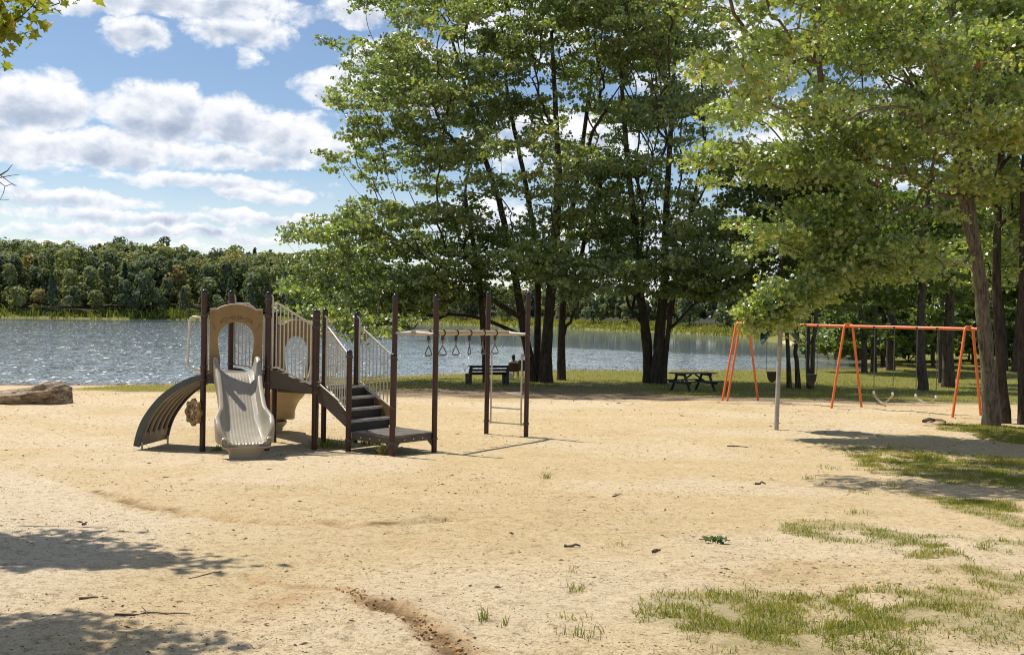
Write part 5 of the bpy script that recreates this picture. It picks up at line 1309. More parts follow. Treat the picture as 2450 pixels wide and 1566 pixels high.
# ---- tree outside the frame on the left: its shadow falls on the sand and one golden bough reaches in
lt = np.array([-9.6, 9.8]); lg = gz(*lt)
tipL = P(2, 66, 9.0)
ex = [tipL + np.array([dx, dy, dz]) for dx, dy, dz in rng.normal(size=(12, 3)) * np.array([.07, .15, .06])] + [P(10, -8, 9.0) + d for d in rng.normal(size=(5, 3)) * np.array([.08, .12, .03])] + [tipL + np.array([-.35, 0, -.04]) + d for d in rng.normal(size=(22, 3)) * np.array([.15, .2, .10])]
tree('oak_tree', 'golden leaved oak whose bough reaches into the top left corner', 'tree',
     [[[lt[0], lt[1], lg - .2, .26], [lt[0], lt[1], lg + 1.5, .2], [lt[0] + .1, lt[1], lg + 3.2, .17], [lt[0] + .3, lt[1] - .1, lg + 5.5, .12], [lt[0] + .6, lt[1] - .2, lg + 8, .07]],
      [[lt[0] + .15, lt[1], lg + 3.4, .07], [-8.0, 9.6, lg + 4.1, .055], [-6.6, 9.2, lg + 4.6, .04], [-5.4, 9.05, lg + 4.75, .025], [tipL[0] - .1, 9.0, tipL[2], .01]],
      [[lt[0] + .12, lt[1] - .1, lg + 3.0, .06], [-8.2, 8.2, lg + 3.9, .045], [-6.6, 7.0, lg + 4.3, .03]]],
     [shadow_blob(60, 1320, 5.2, .9, .34, .35), shadow_blob(200, 1300, 5.0, .7, .24, .3), shadow_blob(280, 1345, 4.7, .75, .18, .25), shadow_blob(430, 1352, 4.6, .5, .12, .15), shadow_blob(510, 1364, 4.5, .28, .05, .08), shadow_blob(-60, 1340, 5.4, .9, .4, .4),
      shadow_blob(60, 1535, 4.6, .5, .18, .3), shadow_blob(230, 1560, 4.5, .6, .16, .25), shadow_blob(-80, 1520, 4.8, .7, .3, .3), shadow_blob(350, 1580, 4.4, .4, .1, .2)],
     96, 8, 6, .115, 'oak', M['leaf_left'], M['bark'], 41, None, sig=.17, flat=.6, lspread=.10, bf=.3, extra=np.array(ex), shell=.8)
# bare twig from another off-frame tree at the left edge
tw = MB(); b0_ = P(-260, 380, 10.0)
root = thing('bare_branch', b0_, 'bare dead twig poking in at the left edge in front of the clouds', 'branch')
def tw_(pts, r0): tw.tube([P(u, v, 10.0 + d) for u, v, d in pts], list(np.linspace(r0, .002, len(pts))), 5)
tw_([(-260, 380, 0), (-120, 420, 0), (-40, 425, 0), (2, 418, .1), (18, 408, .1), (30, 393, .1)], .02)
tw_([(-40, 425, 0), (0, 425, 0), (24, 420, 0), (48, 417, .1)], .007); tw_([(2, 421, 0), (16, 430, 0), (26, 438, 0), (40, 444, 0)], .005)
tw_([(-30, 430, 0), (0, 436, 0), (12, 446, 0), (8, 462, 0), (0, 478, 0)], .006); tw_([(12, 446, 0), (28, 440, 0), (38, 446, 0)], .004); tw_([(-20, 478, 0), (6, 477, 0), (22, 478, 0)], .004)
tw.build('twig', M['stick'], root, True)
# ------------------------------------------------------------------ far shore
def puffs(r, kind, H, Wd):
    """leaf-cluster positions, outward normals and sizes for one far tree of height H"""
    if kind == 'cone':
        n = 380; t = r.uniform(0, 1, n) ** .75; a = r.uniform(0, 6.283, n); rad = Wd * (1.02 - t) * r.uniform(.75, 1.05, n)
        p = np.stack([rad * np.cos(a), rad * np.sin(a), .4 + t * (H - .4)], 1); o = np.stack([np.cos(a), np.sin(a), np.full(n, .3)], 1); s = np.full(n, H * .075)
        return p, o, s
    nb = 9; c = []; 
    for i in range(nb):
        t = r.uniform(.22, .98); a = r.uniform(0, 6.283); q = Wd * .62 * math.sin(math.pi * min(1, t * .85 + .12)) * r.uniform(.4, 1.0)
        c.append((q * math.cos(a), q * math.sin(a), H * t, Wd * r.uniform(.34, .56)))
    c.append((0, 0, H * .86, Wd * .42))
    P_ = []; O_ = []; S_ = []
    for x, y, z, q in c:
        n = 64; d = r.normal(size=(n, 3)); d[:, 2] = d[:, 2] * .9 + .25; d /= np.linalg.norm(d, axis=1)[:, None]
        P_.append(np.array([x, y, z]) + d * q * r.uniform(.7, 1.08, n)[:, None] * np.array([1, 1, .85])); O_.append(d); S_.append(np.full(n, .55 + .035 * H) * r.uniform(.6, 1.2, n))
    return np.vstack(P_), np.vstack(O_), np.concatenate(S_)
def far_forest():
    r = np.random.default_rng(55)
    n = 4200; az = r.uniform(R(-31), R(34), n); dist = r.uniform(190, 470, n) ; x = np.tan(az) * dist; y = dist
    sd = shore_sd(x, y); left = sst(20, -100, x)
    ok = (sd > 13) & (sd < 40 + 95 * left) & (y > 150); x, y, sd, left = x[ok], y[ok], sd[ok], left[ok]
    # thin out
    keep = []; grid = {}
    for i in np.argsort(r.uniform(size=len(x))):
        k = (int(x[i] // 5.2), int(y[i] // 5.2))
        if k in grid: continue
        grid[k] = 1; keep.append(i)
    keep = np.array(keep); h = height(x[keep], y[keep])
    PP = []; OO = []; SS = []; TT = []
    for i, z in zip(keep, h):
        Ht = (9.5 + 7.0 * left[i]) * r.uniform(.68, 1.12) * (1.1 if r.uniform() < .1 else 1) * np.interp(sd[i], [10, 22], [.6, 1.0]); kind = 'cone' if r.uniform() < .10 else 'round'
        p, o, s = puffs(r, kind, Ht, Ht * (.20 if kind == 'cone' else r.uniform(.22, .44)))
        base = np.clip(r.normal(.42, .17) - (.42 if kind == 'cone' else 0) - .1 * (r.uniform() < .25), 0, .85)
        if r.uniform() < .035: base = .93
        PP.append(p + [x[i], y[i], z]); OO.append(o); SS.append(s); TT.append(np.clip(base + r.normal(size=len(p)) * .09, 0, 1))
    P_ = np.vstack(PP); O_ = np.vstack(OO); S_ = np.concatenate(SS); T_ = np.concatenate(TT)
    me = leaves_mesh('forest', P_, S_ * 1.0, 'spray', r, T_, .25, .1, O_ * 1.3)
    o = obj_np('far_forest', me, M['leaf_far']); tag(o, 'dense green mixed forest rising on the far side of the lake', 'forest', None, 'stuff')
    print('far forest trees', len(keep), len(P_))
far_forest()
# individual trees on the far bank: (u, v of the foot, kind, height m, width m, tint, label)
FAR = [(40, 735, 'round', 7, .50, .62, 'pale olive bushy tree at the far left of the opposite bank'),
       (95, 738, 'round', 6, .5, .95, 'brownish rust tinted bush on the opposite bank near the left edge'),
       (125, 742, 'cone', 11, .26, .02, 'dark broad conifer on the opposite bank, left of the reeds'),
       (175, 744, 'round', 8, .4, .3, 'mid green tree on the opposite bank behind the reeds'),
       (228, 745, 'round', 7, .42, .5, 'yellow green tree on the opposite bank, right of the dark conifer'),
       (300, 748, 'round', 9, .48, .12, 'dark spreading evergreen overhanging the far waterline'),
       (340, 749, 'round', 12, .40, .10, 'tall dark evergreen crown behind the spreading one on the far bank'),
       (375, 750, 'round', 8, .4, .35, 'rounded green tree on the far bank beside the pointed conifer'),
       (437, 747, 'cone', 8.2, .30, .0, 'pointed dark conifer on the far bank just left of the playground posts'),
       (520, 752, 'round', 6, .42, .45, 'small green tree on the far bank seen between the two left playground posts'),
       (600, 753, 'cone', 8, .34, .05, 'dark pointed conifer on the far bank above the slide panel'),
       (700, 752, 'cone', 11, .42, .0, 'very dark broad conifer on the far bank above the stair railing'),
       (735, 752, 'round', 8, .4, .15, 'dark green tree on the far bank touching the big oak foliage'),
       (985, 757, 'round', 6, .45, .15, 'dark bush on the far bank left of the ring beam posts'),
       (1090, 759, 'round', 7, .45, .18, 'dark tree on the far bank between the middle ring posts'),
       (1215, 760, 'round', 8, .45, .35, 'grey green tree on the far bank left of the thick trunk'),
       (1420, 766, 'round', 6, .5, .2, 'dark bush on the far bank between the two trunk clumps'),
       (1497, 777, 'round', 1.6, .5, .97, 'small reddish bush on the far bank left of the three stemmed oak'),
       (1650, 776, 'round', 7, .5, .25, 'dark green tree on the far bank above the picnic table'),
       (1740, 780, 'round', 6.5, .5, .3, 'green tree on the far bank left of the orange swing frame')]
r = np.random.default_rng(91)
for (u, v, kind, Hh, w, tint, lab) in FAR:
    d = ray(u, 750 + (u - 1225) * .01746); ys = np.arange(120, 420, .5); xs_ = d[0] / d[1] * ys
    sdl = shore_sd(xs_, ys); k = np.argmax((sdl > 6.0) & (ys > 150)); c = np.array([xs_[k], ys[k], gz(xs_[k], ys[k])])
    p, o, s = puffs(r, kind, Hh, Hh * w)
    root = thing('conifer_tree' if kind == 'cone' else 'shore_tree', c, lab, 'tree', 'trees on the far bank')
    me = leaves_mesh('crown', p, s, 'spray', r, np.clip(tint + r.normal(size=len(p)) * .07, 0, 1), .25, .1, o * 1.3); obj_np('crown', me, M['leaf_far'], root)
    mb = MB(); mb.tube([(c[0], c[1], c[2] - .2), (c[0] + .1, c[1], c[2] + Hh * .35), (c[0], c[1], c[2] + Hh * .7)], [.18, .13, .05], 8); mb.build('trunk', M['bark_dark'], root, True)
def blades(name, x, y, h, w, tint, r, mat, lean=.35, z=None, seg=3):
    """tapered, bent grass blades"""
    n = len(x); z = height(x, y) + relief(x, y) if z is None else z
    a = r.uniform(0, 2 * np.pi, n); dx = np.cos(a); dy = np.sin(a); ln = np.abs(r.normal(size=n)) * lean
    b = r.uniform(0, 2 * np.pi, n); lx = np.cos(b); ly = np.sin(b)
    lv = [(0, 1.0), (.45, .85), (.8, .5), (1, 0)] if seg == 3 else [(0, 1.0), (.6, .7), (1, 0)]
    rows = []
    for t, k in lv:
        cx = x + lx * ln * h * t * t; cy = y + ly * ln * h * t * t; cz = z - .008 + h * t * (1 - .25 * ln * t)
        if k > 0: rows += [np.stack([cx - dx * w * k / 2, cy - dy * w * k / 2, cz], 1), np.stack([cx + dx * w * k / 2, cy + dy * w * k / 2, cz], 1)]
        else: rows.append(np.stack([cx, cy, cz], 1))
    K = len(rows); V = np.stack(rows, 1).reshape(-1, 3); o = np.arange(n)[:, None] * K
    q = []; 
    for s in range((K - 1) // 2 - 1): q.append(np.stack([o[:, 0] + 2 * s, o[:, 0] + 2 * s + 1, o[:, 0] + 2 * s + 3, o[:, 0] + 2 * s + 2], 1))
    quads = np.concatenate(q); tri = np.stack([o[:, 0] + K - 3, o[:, 0] + K - 2, o[:, 0] + K - 1], 1)
    me = mesh_np(name, V, np.concatenate([quads.ravel(), tri.ravel()]), np.r_[np.full(len(quads), 4), np.full(len(tri), 3)], False, dict(tint=np.repeat(tint, K)))
    return me
def scatter(n, x0, x1, y0, y1, r, dens):
    x = r.uniform(x0, x1, n); y = r.uniform(y0, y1, n); k = r.uniform(size=n) < dens(x, y); return x[k], y[k]
r = np.random.default_rng(17)
# near patches
X = []; Y = []
for cx, cy, a, b, s in PATCH:
    n = int(min(110000, a * b * 5200 * 4.6))
    x, y = scatter(n, cx - a * 1.4, cx + a * 1.4, cy - b * 1.4, cy + b * 1.4, r, lambda x, y: grass_mask(x, y) ** 1.3 * .7 * sst(.25, .62, fbm(x * 5.2, y * 5.2, 72, 3)))
    X.append(x); Y.append(y)
x = np.concatenate(X); y = np.concatenate(Y)
print('near blades', len(x))
tint = np.clip(.22 + .5 * r.uniform(size=len(x)) + .6 * (fbm(x * 1.4, y * 1.4, 8, 3) - .35) + .4 * (r.uniform(size=len(x)) < .16), 0, 1)
me = blades('grass', x, y, r.uniform(.02, .062, len(x)) * (1 + .35 * sst(12, 20, y)), r.uniform(.004, .0085, len(x)) * (1 + .5 * sst(10, 20, y)), tint, r, M['grass'], 1.05)
tag(obj_np('patchy_grass', me, M['grass']), 'patchy short green grass growing through the sand at the lower right', 'grass', None, 'stuff')
# lakeside lawn
x, y = scatter(190000, -20, 48, 35, 92, r, lambda x, y: grass_mask(x, y) * sst(2.2, 1.1, np.abs(x) / np.maximum(y, 1) / .52 + .6) * np.clip(1.2 - (y - 40) / 90, .2, 1))
tint = np.clip(.58 + .3 * r.uniform(size=len(x)) + .5 * (fbm(x * .4, y * .4, 28, 3) - .4) + .35 * sst(-3, -8, x) + .22 * sst(3.2, 1.0, shore_sd(x, y)), 0, 1)
hh = r.uniform(.05, .12, len(x)) + .16 * sst(2.5, .6, shore_sd(x, y)) * r.uniform(size=len(x)) * (x > -7)
me = blades('lawn', x, y, hh, r.uniform(.012, .025, len(x)), tint, r, M['grass'], .5, seg=2)
tag(obj_np('lakeside_lawn', me, M['grass']), 'sunlit and shaded green lawn between the sand and the lake', 'grass', None, 'stuff')
# water-edge weeds on the near shore
t = r.uniform(size=2600); sx = np.interp(t, [0, .7, 1], [-15.5, -2, 12]); sy = np.interp(sx, SHORE[:NEAR_N, 0], SHORE[:NEAR_N, 1]) + r.normal(size=2600) * .28
k = (fbm(sx * .7, sy * 0, 5, 3) > .44); sx, sy = sx[k], sy[k]
me = blades('weeds', sx, sy, r.uniform(.10, .42, len(sx)) * np.where(r.uniform(size=len(sx)) < .3, 1, .55), r.uniform(.012, .03, len(sx)), np.clip(.15 + .4 * r.uniform(size=len(sx)), 0, 1), r, M['grass'], .35, np.maximum(height(sx, sy), -.05), seg=2)
tag(obj_np('shore_weeds', me, M['grass']), 'thin green weeds standing along the near waterline', 'reeds', None, 'stuff')
# reeds and tall grass on the far bank
n = 120000; az = r.uniform(R(-29), R(24), n); d = r.uniform(170, 345, n); x = np.tan(az) * d; y = d
sd_ = shore_sd(x, y); band = 6.5 + 7 * sst(-20, 20, x); k = (sd_ > -.8) & (sd_ < band * (.6 + .8 * fbm(x * .08, y * .08, 4, 3))); x, y, sd_ = x[k], y[k], sd_[k]
print('reeds', len(x))
hgt = r.uniform(.5, 1.15, len(x)) * (1 + 1.5 * sst(.52, .68, fbm(x * .06, y * .06, 14, 3)) * (x < -40)) * (.75 + .6 * sst(.4, .7, fbm(x * .1, y * .1, 24, 3)))
hgt = hgt * np.where((x < -40) & (fbm(x * .06, y * .06, 14, 3) < .55), .5, 1)
tint = np.clip(.30 + .3 * r.uniform(size=len(x)) + .12 * (x > -30) + .6 * (fbm(x * .07, y * .07, 34, 3) - .45) - .3 * (x < -40) * sst(.5, .65, fbm(x * .06, y * .06, 14, 3)), 0, 1)
me = blades('reeds', x, y, hgt, r.uniform(.22, .5, len(x)), tint, r, M['reed'], .4, np.maximum(height(x, y), -.1), seg=2)
tag(obj_np('far_bank_reeds', me, M['reed']), 'yellow green reeds and tall grass along the far bank', 'reeds', None, 'stuff')
# ------------------------------------------------------------------ people by the bench
def skin_body(name, joints, edges, mat, parent, sub=1):
    me = bpy.data.meshes.new(name); o0 = np.array(parent['_o'])
    me.from_pydata([tuple(np.array(p) - o0) for p, r_ in joints], edges, []); me.update()
    o = bpy.data.objects.new(name, me); COL.objects.link(o); o.parent = parent; o['_o'] = list(parent['_o'])
    sk = o.modifiers.new('Skin', 'SKIN'); sk.use_smooth_shade = True
    for i, (p, r_) in enumerate(joints):
        rr = r_ if isinstance(r_, tuple) else (r_, r_)
        me.skin_vertices[0].data[i].radius = rr
    me.skin_vertices[0].data[0].use_root = True
    ss = o.modifiers.new('Subdivision', 'SUBSURF'); ss.levels = sub; ss.render_levels = sub
    me.materials.append(mat); return o
def person(at, face, label, shirt, shorts, seat_h=.40, hair_len=.22, lean=.18):
    fx = np.array([math.cos(face), math.sin(face), 0]); sx = np.array([fx[1], -fx[0], 0]); up = np.array([0, 0, 1.])
    root = thing('person', at, label, 'person')
    q = lambda f, s, z: np.array(at) + fx * f + sx * s + up * z
    h = seat_h
    J = [(q(0, 0, h + .08), (.14, .11)), (q(-lean * .25, 0, h + .25), (.13, .10)), (q(-lean * .5, 0, h + .43), (.15, .10)), (q(-lean * .55, 0, h + .53), (.07, .06)), (q(-lean * .5, 0, h + .60), .052), (q(-lean * .4 + .02, 0, h + .68), (.075, .088)), (q(-lean * .4 + .02, 0, h + .77), (.07, .08))]
    E = [(0, 1), (1, 2), (2, 3), (3, 4), (4, 5), (5, 6)]
    for s in (-1, 1):
        k = len(J); J += [(q(-lean * .5, s * .17, h + .49), .055), (q(.02, s * .23, h + .26), .042), (q(.24, s * .19, h + .18), .032), (q(.31, s * .17, h + .17), (.036, .018))]
        E += [(2, k), (k, k + 1), (k + 1, k + 2), (k + 2, k + 3)]
        for j, (ds, ln) in enumerate(((-.03, .075), (-.01, .085), (.01, .08), (.03, .065))):
            m = len(J); J += [(q(.35, s * (.17 + ds), h + .165), .009), (q(.35 + ln * .6, s * (.17 + ds), h + .15), .008), (q(.35 + ln, s * (.17 + ds), h + .125), .007)]
            E += [(k + 3, m), (m, m + 1), (m + 1, m + 2)]
        m = len(J); J += [(q(.30, s * .125, h + .165), .011), (q(.335, s * .10, h + .155), .009)]; E += [(k + 3, m), (m, m + 1)]
        k = len(J); J += [(q(.08, s * .10, h + .06), .085), (q(.42, s * .12, h + .10), .06), (q(.50, s * .12, h - .15), .05), (q(.54, s * .12, .07), .035), (q(.66, s * .13, .03), (.04, .025))]
        E += [(0, k), (k, k + 1), (k + 1, k + 2), (k + 2, k + 3), (k + 3, k + 4)]
    skin_body('body', J, E, M['skin'], root, 1)
    sh = [(q(0, 0, h + .06), (.16, .125)), (q(-lean * .25, 0, h + .25), (.15, .12)), (q(-lean * .5, 0, h + .44), (.17, .115)), (q(-lean * .54, 0, h + .50), (.10, .08))]
    se = [(0, 1), (1, 2), (2, 3)]
    for s in (-1, 1):
        k = len(sh); sh += [(q(-lean * .5, s * .17, h + .49), .068), (q(-.01, s * .215, h + .34), .058)]; se += [(2, k), (k, k + 1)]
    skin_body('shirt', sh, se, shirt, root, 1)
    so_ = [(q(0, 0, h + .07), (.155, .12))]; se = []
    for s in (-1, 1):
        k = len(so_); so_ += [(q(.08, s * .10, h + .06), .1), (q(.30, s * .115, h + .085), .085)]; se += [(0, k), (k, k + 1)]
    skin_body('shorts', so_, se, shorts, root, 1)
    hd = q(-lean * .4 + .02, 0, h + .735); hb = MB(); rows = []
    for i in range(9):
        t = i / 8; rows_ = []
        for a in np.linspace(0, 2 * math.pi, 18, endpoint=False):
            back = max(0, -math.cos(a)); el = math.pi / 2 - t * (1.15 + .65 * back)
            p = hd + fx * (.108 * math.cos(el) * math.cos(a)) + sx * (.096 * math.cos(el) * math.sin(a)) + up * (.125 * math.sin(el))
            if t > .6 and back > .2: p = p - up * hair_len * (t - .6) * 2 * back - fx * .01
            rows_.append(p)
        rows.append(rows_)
    hb.grid(rows, closed=True); hb.build('hair', M['hair'], root, True)
    for s in (-1, 1):
        fc = MB(); fc.lathe(hd + fx * .083 + sx * s * .032 + up * .005, [(.012, 0), (.009, .008), (.002, .011)], 8, fx); fc.build('eye', M['hair'], root, True)
        nm = MB(); nm.tube([hd + sx * s * .088 + up * .02, hd + sx * s * .1, hd + sx * s * .088 - up * .025], .011, 6); nm.build('ear', M['skin'], root, True)
    nm = MB(); nm.tube([hd + fx * .085 + up * .01, hd + fx * .115 - up * .025, hd + fx * .09 - up * .03], [.008, .013, .008], 6); nm.build('nose', M['skin'], root, True)
    nm = MB(); nm.tube([hd + fx * .086 - up * .058 - sx * .022, hd + fx * .093 - up * .06, hd + fx * .086 - up * .058 + sx * .022], .006, 6); nm.build('mouth', M['redcloth'], root, True)
    return root
def camp_chair(at, face, label, mat):
    fx = np.array([math.cos(face), math.sin(face), 0]); sx = np.array([fx[1], -fx[0], 0]); q = lambda f, s, z: np.array(at) + fx * f + sx * s + np.array([0, 0, z])
    root = thing('camp_chair', at, label, 'chair')
    m = MB(); m.prism([q(-.22, -.25, .36), q(.24, -.25, .40), q(.24, .25, .40), q(-.22, .25, .36)], (0, 0, .02)); m.build('seat', mat, root)
    m = MB(); m.prism([q(-.22, -.25, .36), q(-.22, .25, .36), q(-.34, .24, .82), q(-.34, -.24, .82)], fx * .02); m.build('backrest', mat, root)
    for s in (-1, 1):
        
        for pts in ([q(-.36, s * .26, .84), q(-.10, s * .26, .0)], [q(.24, s * .26, .40), q(-.24, s * .26, .0)]): m = MB(); m.tube(pts, .012, 8); m.build('leg', M['metal'], root, True)
        m = MB(); m.tube([q(-.28, s * .27, .58), q(.24, s * .27, .58), q(.26, s * .26, .0)], .012, 8); m.build('armrest', M['metal'], root, True)
f0 = R(100)
p1 = G(1227, 905); p1[2] = gz(*p1[:2]); p2 = G(1250, 903); p2[2] = gz(*p2[:2])
camp_chair(p1, f0, 'rust red folding chair right of the park bench, its back to the camera', M['redcloth'])
person(p1 + [.0, 0, 0], f0, 'person with long dark hair and white shirt sitting right of the bench, seen from behind', M['whitecloth'], M['redcloth'], .40, .30)
camp_chair(p2, R(75), 'dark folding chair between the right ring post and the thick trunk', M['darkcloth'])
person(p2, R(75), 'person in a rust red shirt sitting half hidden behind the right ring post', M['redcloth'], M['darkcloth'], .40, .08)
bag = G(1216, 906); bag[2] = gz(*bag[:2])
mb = MB(); rows = []
for t, k in ((0, .9), (.2, 1.05), (.55, 1.0), (.85, .75), (1, .35)):
    rows.append([bag + np.array([.22 * k * math.cos(a), .14 * k * math.sin(a), t * .38]) for a in np.linspace(0, 2 * math.pi, 16, endpoint=False)])
rt = thing('beach_bag', bag, 'pale bag on the grass between the bench and the seated person', 'bag')
mb.grid(rows, closed=True); mb.add(rows[-1], [tuple(range(16))]); mb.build('bag_body', M['whitecloth'], rt, True)
mb = MB(); mb.tube([bag + (-.10, 0, .34), bag + (-.06, 0, .48), bag + (.06, 0, .48), bag + (.10, 0, .34)], .012, 6); mb.build('bag_handle', M['redcloth'], rt, True)

# ------------------------------------------------------------------ sticks, tufts, litter on the sand
def stick(pxs, r0, label, twigs=()):
    pts = [G(u, v) for u, v in pxs]; base = pts[0].copy()
    for p in pts: p[2] = gz(p[0], p[1]) + float(relief(np.array([p[0]]), np.array([p[1]]))[0]) + r0 * .8
    # bend between the traced points
    q = []
    for a in range(len(pts) - 1):
        for t in (0, .5): q.append(pts[a] * (1 - t) + pts[a + 1] * t + (rng.normal(size=3) * r0 * .8 if t else 0))
    q.append(pts[-1]); root = thing('stick', base, label, 'stick', 'twigs lying on the sand')
    mb = MB(); mb.tube(q, list(np.linspace(r0, r0 * .5, len(q))), 7)
    for k, (du, dv, h) in enumerate(twigs):
        s = q[len(q) // 2]; e = G(pxs[len(pxs) // 2][0] + du, pxs[len(pxs) // 2][1] + dv); e[2] = s[2] + h; mb.tube([s, (s + e) / 2 + (0, 0, .004), e], [r0 * .6, r0 * .5, r0 * .3], 5)
    mb.build('twig', M['stick'], root, True)
stick([(275, 1470), (320, 1472), (350, 1464), (400, 1463), (455, 1465)], .007, 'thin crooked stick with a short side twig on the sand at the lower left', [(-12, -8, .02), (4, 8, -.004)])
stick([(452, 1377), (490, 1372), (530, 1364)], .005, 'thin twig along the edge of the leaf shadow', ())
stick([(1350, 1301), (1370, 1302), (1388, 1303)], .016, 'short reddish brown stick lying left of the leafy sprig')
stick([(1563, 1323), (1572, 1319), (1580, 1318)], .016, 'small dark stub of wood below the leafy sprig')
stick([(1806, 1159), (1818, 1160), (1832, 1161)], .02, 'short dark stick on the sand in the middle of the right half')
stick([(1740, 1068), (1765, 1069), (1790, 1070)], .014, 'pale twig lying on the sand in front of the leaning pole')
stick([(2098, 965), (2108, 968), (2119, 972)], .028, 'stout fallen stick beside the middle orange legs')
stick([(1466, 1188), (1478, 1186), (1489, 1185)], .009, 'faint straw coloured twig right of the lone grass tuft')
stick([(198, 1260), (204, 1256), (208, 1251)], .012, 'tiny upright dark stub above the large leaf shadow')
stick([(190, 1434), (205, 1433), (235, 1432)], .009, 'short flat twig left of the thin crooked stick')
stick([(2210, 1012), (2235, 1008), (2262, 1013)], .05, 'low dark root lump in the shade left of the leaning oak')
def tuft(u, v, n, h, spread, label, tb=.3, w=.007):
    spread *= .62; c = G(u, v); r_ = np.random.default_rng(int(u * 7 + v)); x = c[0] + r_.normal(size=n) * spread; y = c[1] + r_.normal(size=n) * spread
    me = blades('blades', x, y, r_.uniform(.45, 1, n) * h, np.full(n, w), np.clip(tb + r_.uniform(-.2, .35, n), 0, 1), r_, M['grass'], .75)
    me.transform(Matrix.Translation((-c[0], -c[1], -c[2]))); o = obj_np('grass_tuft', me, M['grass'], None, tuple(c)); tag(o, label, 'grass tuft', 'single grass tufts on the sand')
tuft(1307, 1148, 34, .17, .045, 'lone dark green grass tuft on bare sand right of the ring ladder')
tuft(1157, 1490, 26, .12, .035, 'sparse tuft beside the eroded gully at the bottom', .3, .006)
tuft(1205, 1503, 14, .08, .03, 'low flattened tuft just right of the gully tuft', .4, .006)
tuft(1380, 1420, 40, .09, .06, 'small dense tuft above the left tip of the big lower grass patch', .45, .006)
tuft(1480, 1303, 22, .08, .07, 'pale thin tuft left of the leafy sprig', .6, .006)
tuft(1372, 1375, 14, .08, .06, 'faint wispy tuft above the small dense tuft', .4, .006)
tuft(1360, 1487, 36, .07, .10, 'brownish low tuft at the lower middle', .65, .006)
tuft(1395, 1525, 44, .09, .11, 'wide low green tuft near the bottom edge', .4, .006)
tuft(914, 1088, 60, .26, .07, 'bright yellow green tuft in front of the low platform', .75, .012)
tuft(790, 1070, 130, .22, .26, 'leafy green clump between the stair posts', .45, .016)
tuft(890, 1062, 120, .26, .22, 'dark green weeds in the shade under the low platform', .2, .016)
tuft(521, 1078, 26, .15, .09, 'small weed left of the slide foot', .35, .02)
tuft(672, 1090, 18, .09, .08, 'thin weed right of the slide foot', .35, .01)
tuft(1985, 1120, 30, .10, .12, 'small tuft left of the far grass patch', .4, .009)
tuft(2055, 1183, 34, .09, .14, 'flat tuft below the far grass patch', .5, .009)
tuft(2050, 1226, 36, .09, .12, 'low tuft above the middle grass patch', .5, .008)
tuft(1935, 1146, 26, .10, .09, 'dark little tuft at the left tip of the tree shadow', .25, .008)
# leafy sprig
c = G(1715, 1296); r_ = np.random.default_rng(5); rt = thing('leafy_sprig', c, 'fallen dark green oak sprig on the bare sand right of centre', 'sprig')
lp = np.stack([r_.normal(size=16) * .055, r_.normal(size=16) * .025, np.abs(r_.normal(size=16)) * .014 + .012], 1)
me = leaves_mesh('leaves', lp, .075, 'oak', r_, np.clip(r_.uniform(.0, .6, 16), 0, 1), .9); obj_np('leaves', me, M['leaf_dark'], rt)
mb = MB(); mb.tube([c + (-.16, .01, .02), c + (0, 0, .025), c + (.12, -.01, .02)], .005, 6); mb.build('stem', M['stick'], rt, True)
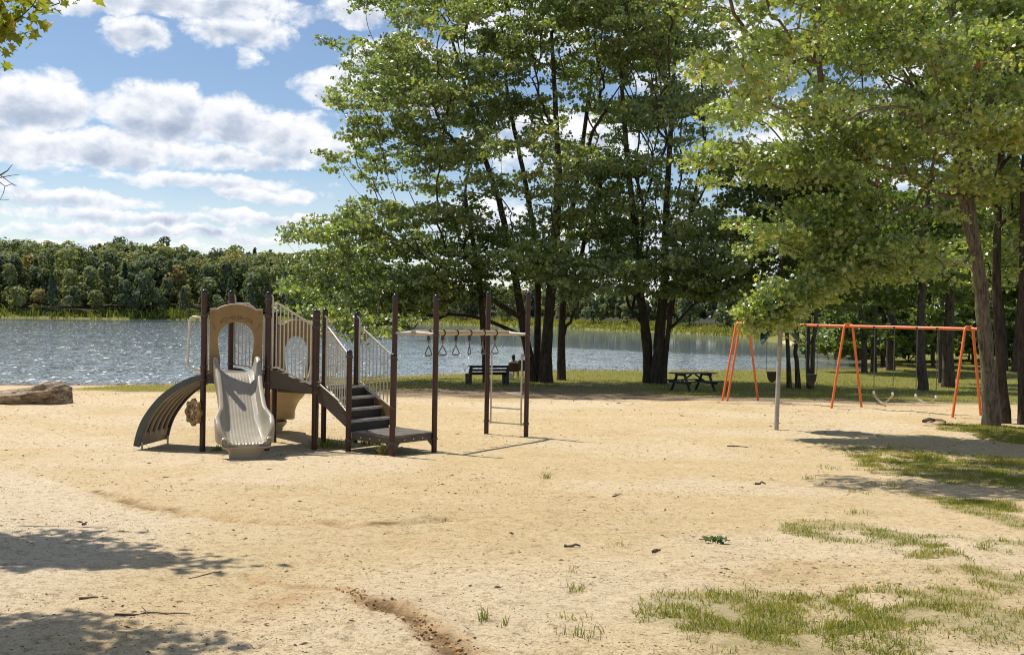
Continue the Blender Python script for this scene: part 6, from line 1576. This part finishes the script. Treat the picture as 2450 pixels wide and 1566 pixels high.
# chips, pebbles and dead leaf crumbs
def crumbs():
    r = np.random.default_rng(77); n = 26000
    y = 4.6 * np.exp(r.uniform(0, math.log(36 / 4.6), n)); x = r.uniform(-.56, .56, n) * y
    k = (shore_sd(x, y) > .5) & (fbm(x * .8, y * .8, 99, 3) > r.uniform(.30, .62, n)); x, y = x[k], y[k]; n = len(x)
    z = height(x, y) + relief(x, y); s = r.uniform(.0012, .0032, n) * (1 + y * .09) * np.where(r.uniform(size=n) < .03, 2.4, 1)
    D = np.array([(1, 0, 0), (0, 1, 0), (-1, 0, 0), (0, -1, 0), (0, 0, .7), (0, 0, -.7)], float)
    el = r.uniform(.8, 4.0, n); a = r.uniform(0, 6.28, n)
    V = D[None] * s[:, None, None] * np.stack([el, np.ones(n), np.ones(n)], 1)[:, None, :]
    V = np.stack([V[..., 0] * np.cos(a)[:, None] - V[..., 1] * np.sin(a)[:, None], V[..., 0] * np.sin(a)[:, None] + V[..., 1] * np.cos(a)[:, None], V[..., 2]], -1) + np.stack([x, y, z + s * .3], 1)[:, None, :]
    Fq = np.array([(0, 1, 4), (1, 2, 4), (2, 3, 4), (3, 0, 4), (1, 0, 5), (2, 1, 5), (3, 2, 5), (0, 3, 5)])
    f = (np.arange(n)[:, None, None] * 6 + Fq[None]).reshape(-1, 3)
    m, nt, out = newmat('wood_chips'); c = ramp(nt, attr(nt, 'tint'), [(0, (.05, .034, .022)), (.5, (.16, .10, .055)), (1, (.42, .30, .18))]); principled(nt, out, c, .9, None, .2)
    me = mesh_np('chips', V.reshape(-1, 3), f, np.full(len(f), 3), False, dict(tint=np.repeat(r.uniform(size=n), 6)))
    tag(obj_np('wood_chips', me, m), 'scattered dark chips, pebbles and leaf crumbs on the sand', 'debris', None, 'stuff')
    # clods along the gully
    r2 = np.array(RILL2[3:]); n = 420; t = r.uniform(0, len(r2) - 1.001, n) ** 1.0; i = t.astype(int); p = r2[i] + (r2[i + 1] - r2[i]) * (t - i)[:, None] + r.normal(size=(n, 2)) * np.interp(t, [0, len(r2) - 1], [.03, .085])[:, None]
    z = height(p[:, 0], p[:, 1]) + relief(p[:, 0], p[:, 1]); s = np.abs(r.normal(size=n)) * .0045 + .002
    s = np.minimum(s, .022) * np.where(r.uniform(size=n) < .03, 1.7, 1); el = r.uniform(.7, 1.5, n); a = r.uniform(0, 6.28, n)
    bmx = bmesh.new(); bmesh.ops.create_icosphere(bmx, subdivisions=1, radius=1); D = np.array([v.co[:] for v in bmx.verts]); Fq = np.array([[v.index for v in f_.verts] for f_ in bmx.faces]); bmx.free()
    V = D[None] * s[:, None, None] * np.stack([el, np.ones(n), np.full(n, .75)], 1)[:, None, :] * (1 + r.normal(size=(n, len(D), 1)) * .22)
    V = np.stack([V[..., 0] * np.cos(a)[:, None] - V[..., 1] * np.sin(a)[:, None], V[..., 0] * np.sin(a)[:, None] + V[..., 1] * np.cos(a)[:, None], V[..., 2]], -1) + np.stack([p[:, 0], p[:, 1], z + s * .35], 1)[:, None, :]
    f = (np.arange(n)[:, None, None] * len(D) + Fq[None]).reshape(-1, 3)
    m, nt, out = newmat('soil_clods'); c = ramp(nt, attr(nt, 'tint'), [(0, (.12, .06, .025)), (.5, (.33, .19, .08)), (1, (.52, .37, .2))]); principled(nt, out, c, .95, bump(nt, noise(nt, 60, 4, .6, mapping(nt, src='Position')), .6, .01), .15)
    me = mesh_np('clods', V.reshape(-1, 3), f, np.full(len(f), 3), False, dict(tint=np.repeat(r.uniform(size=n), len(D))))
    tag(obj_np('soil_clods', me, m), 'crumbled orange brown clods along the eroded gully at the bottom', 'soil', None, 'stuff')
crumbs()
for o in bpy.data.objects:
    if '_o' in o.keys(): del o['_o']
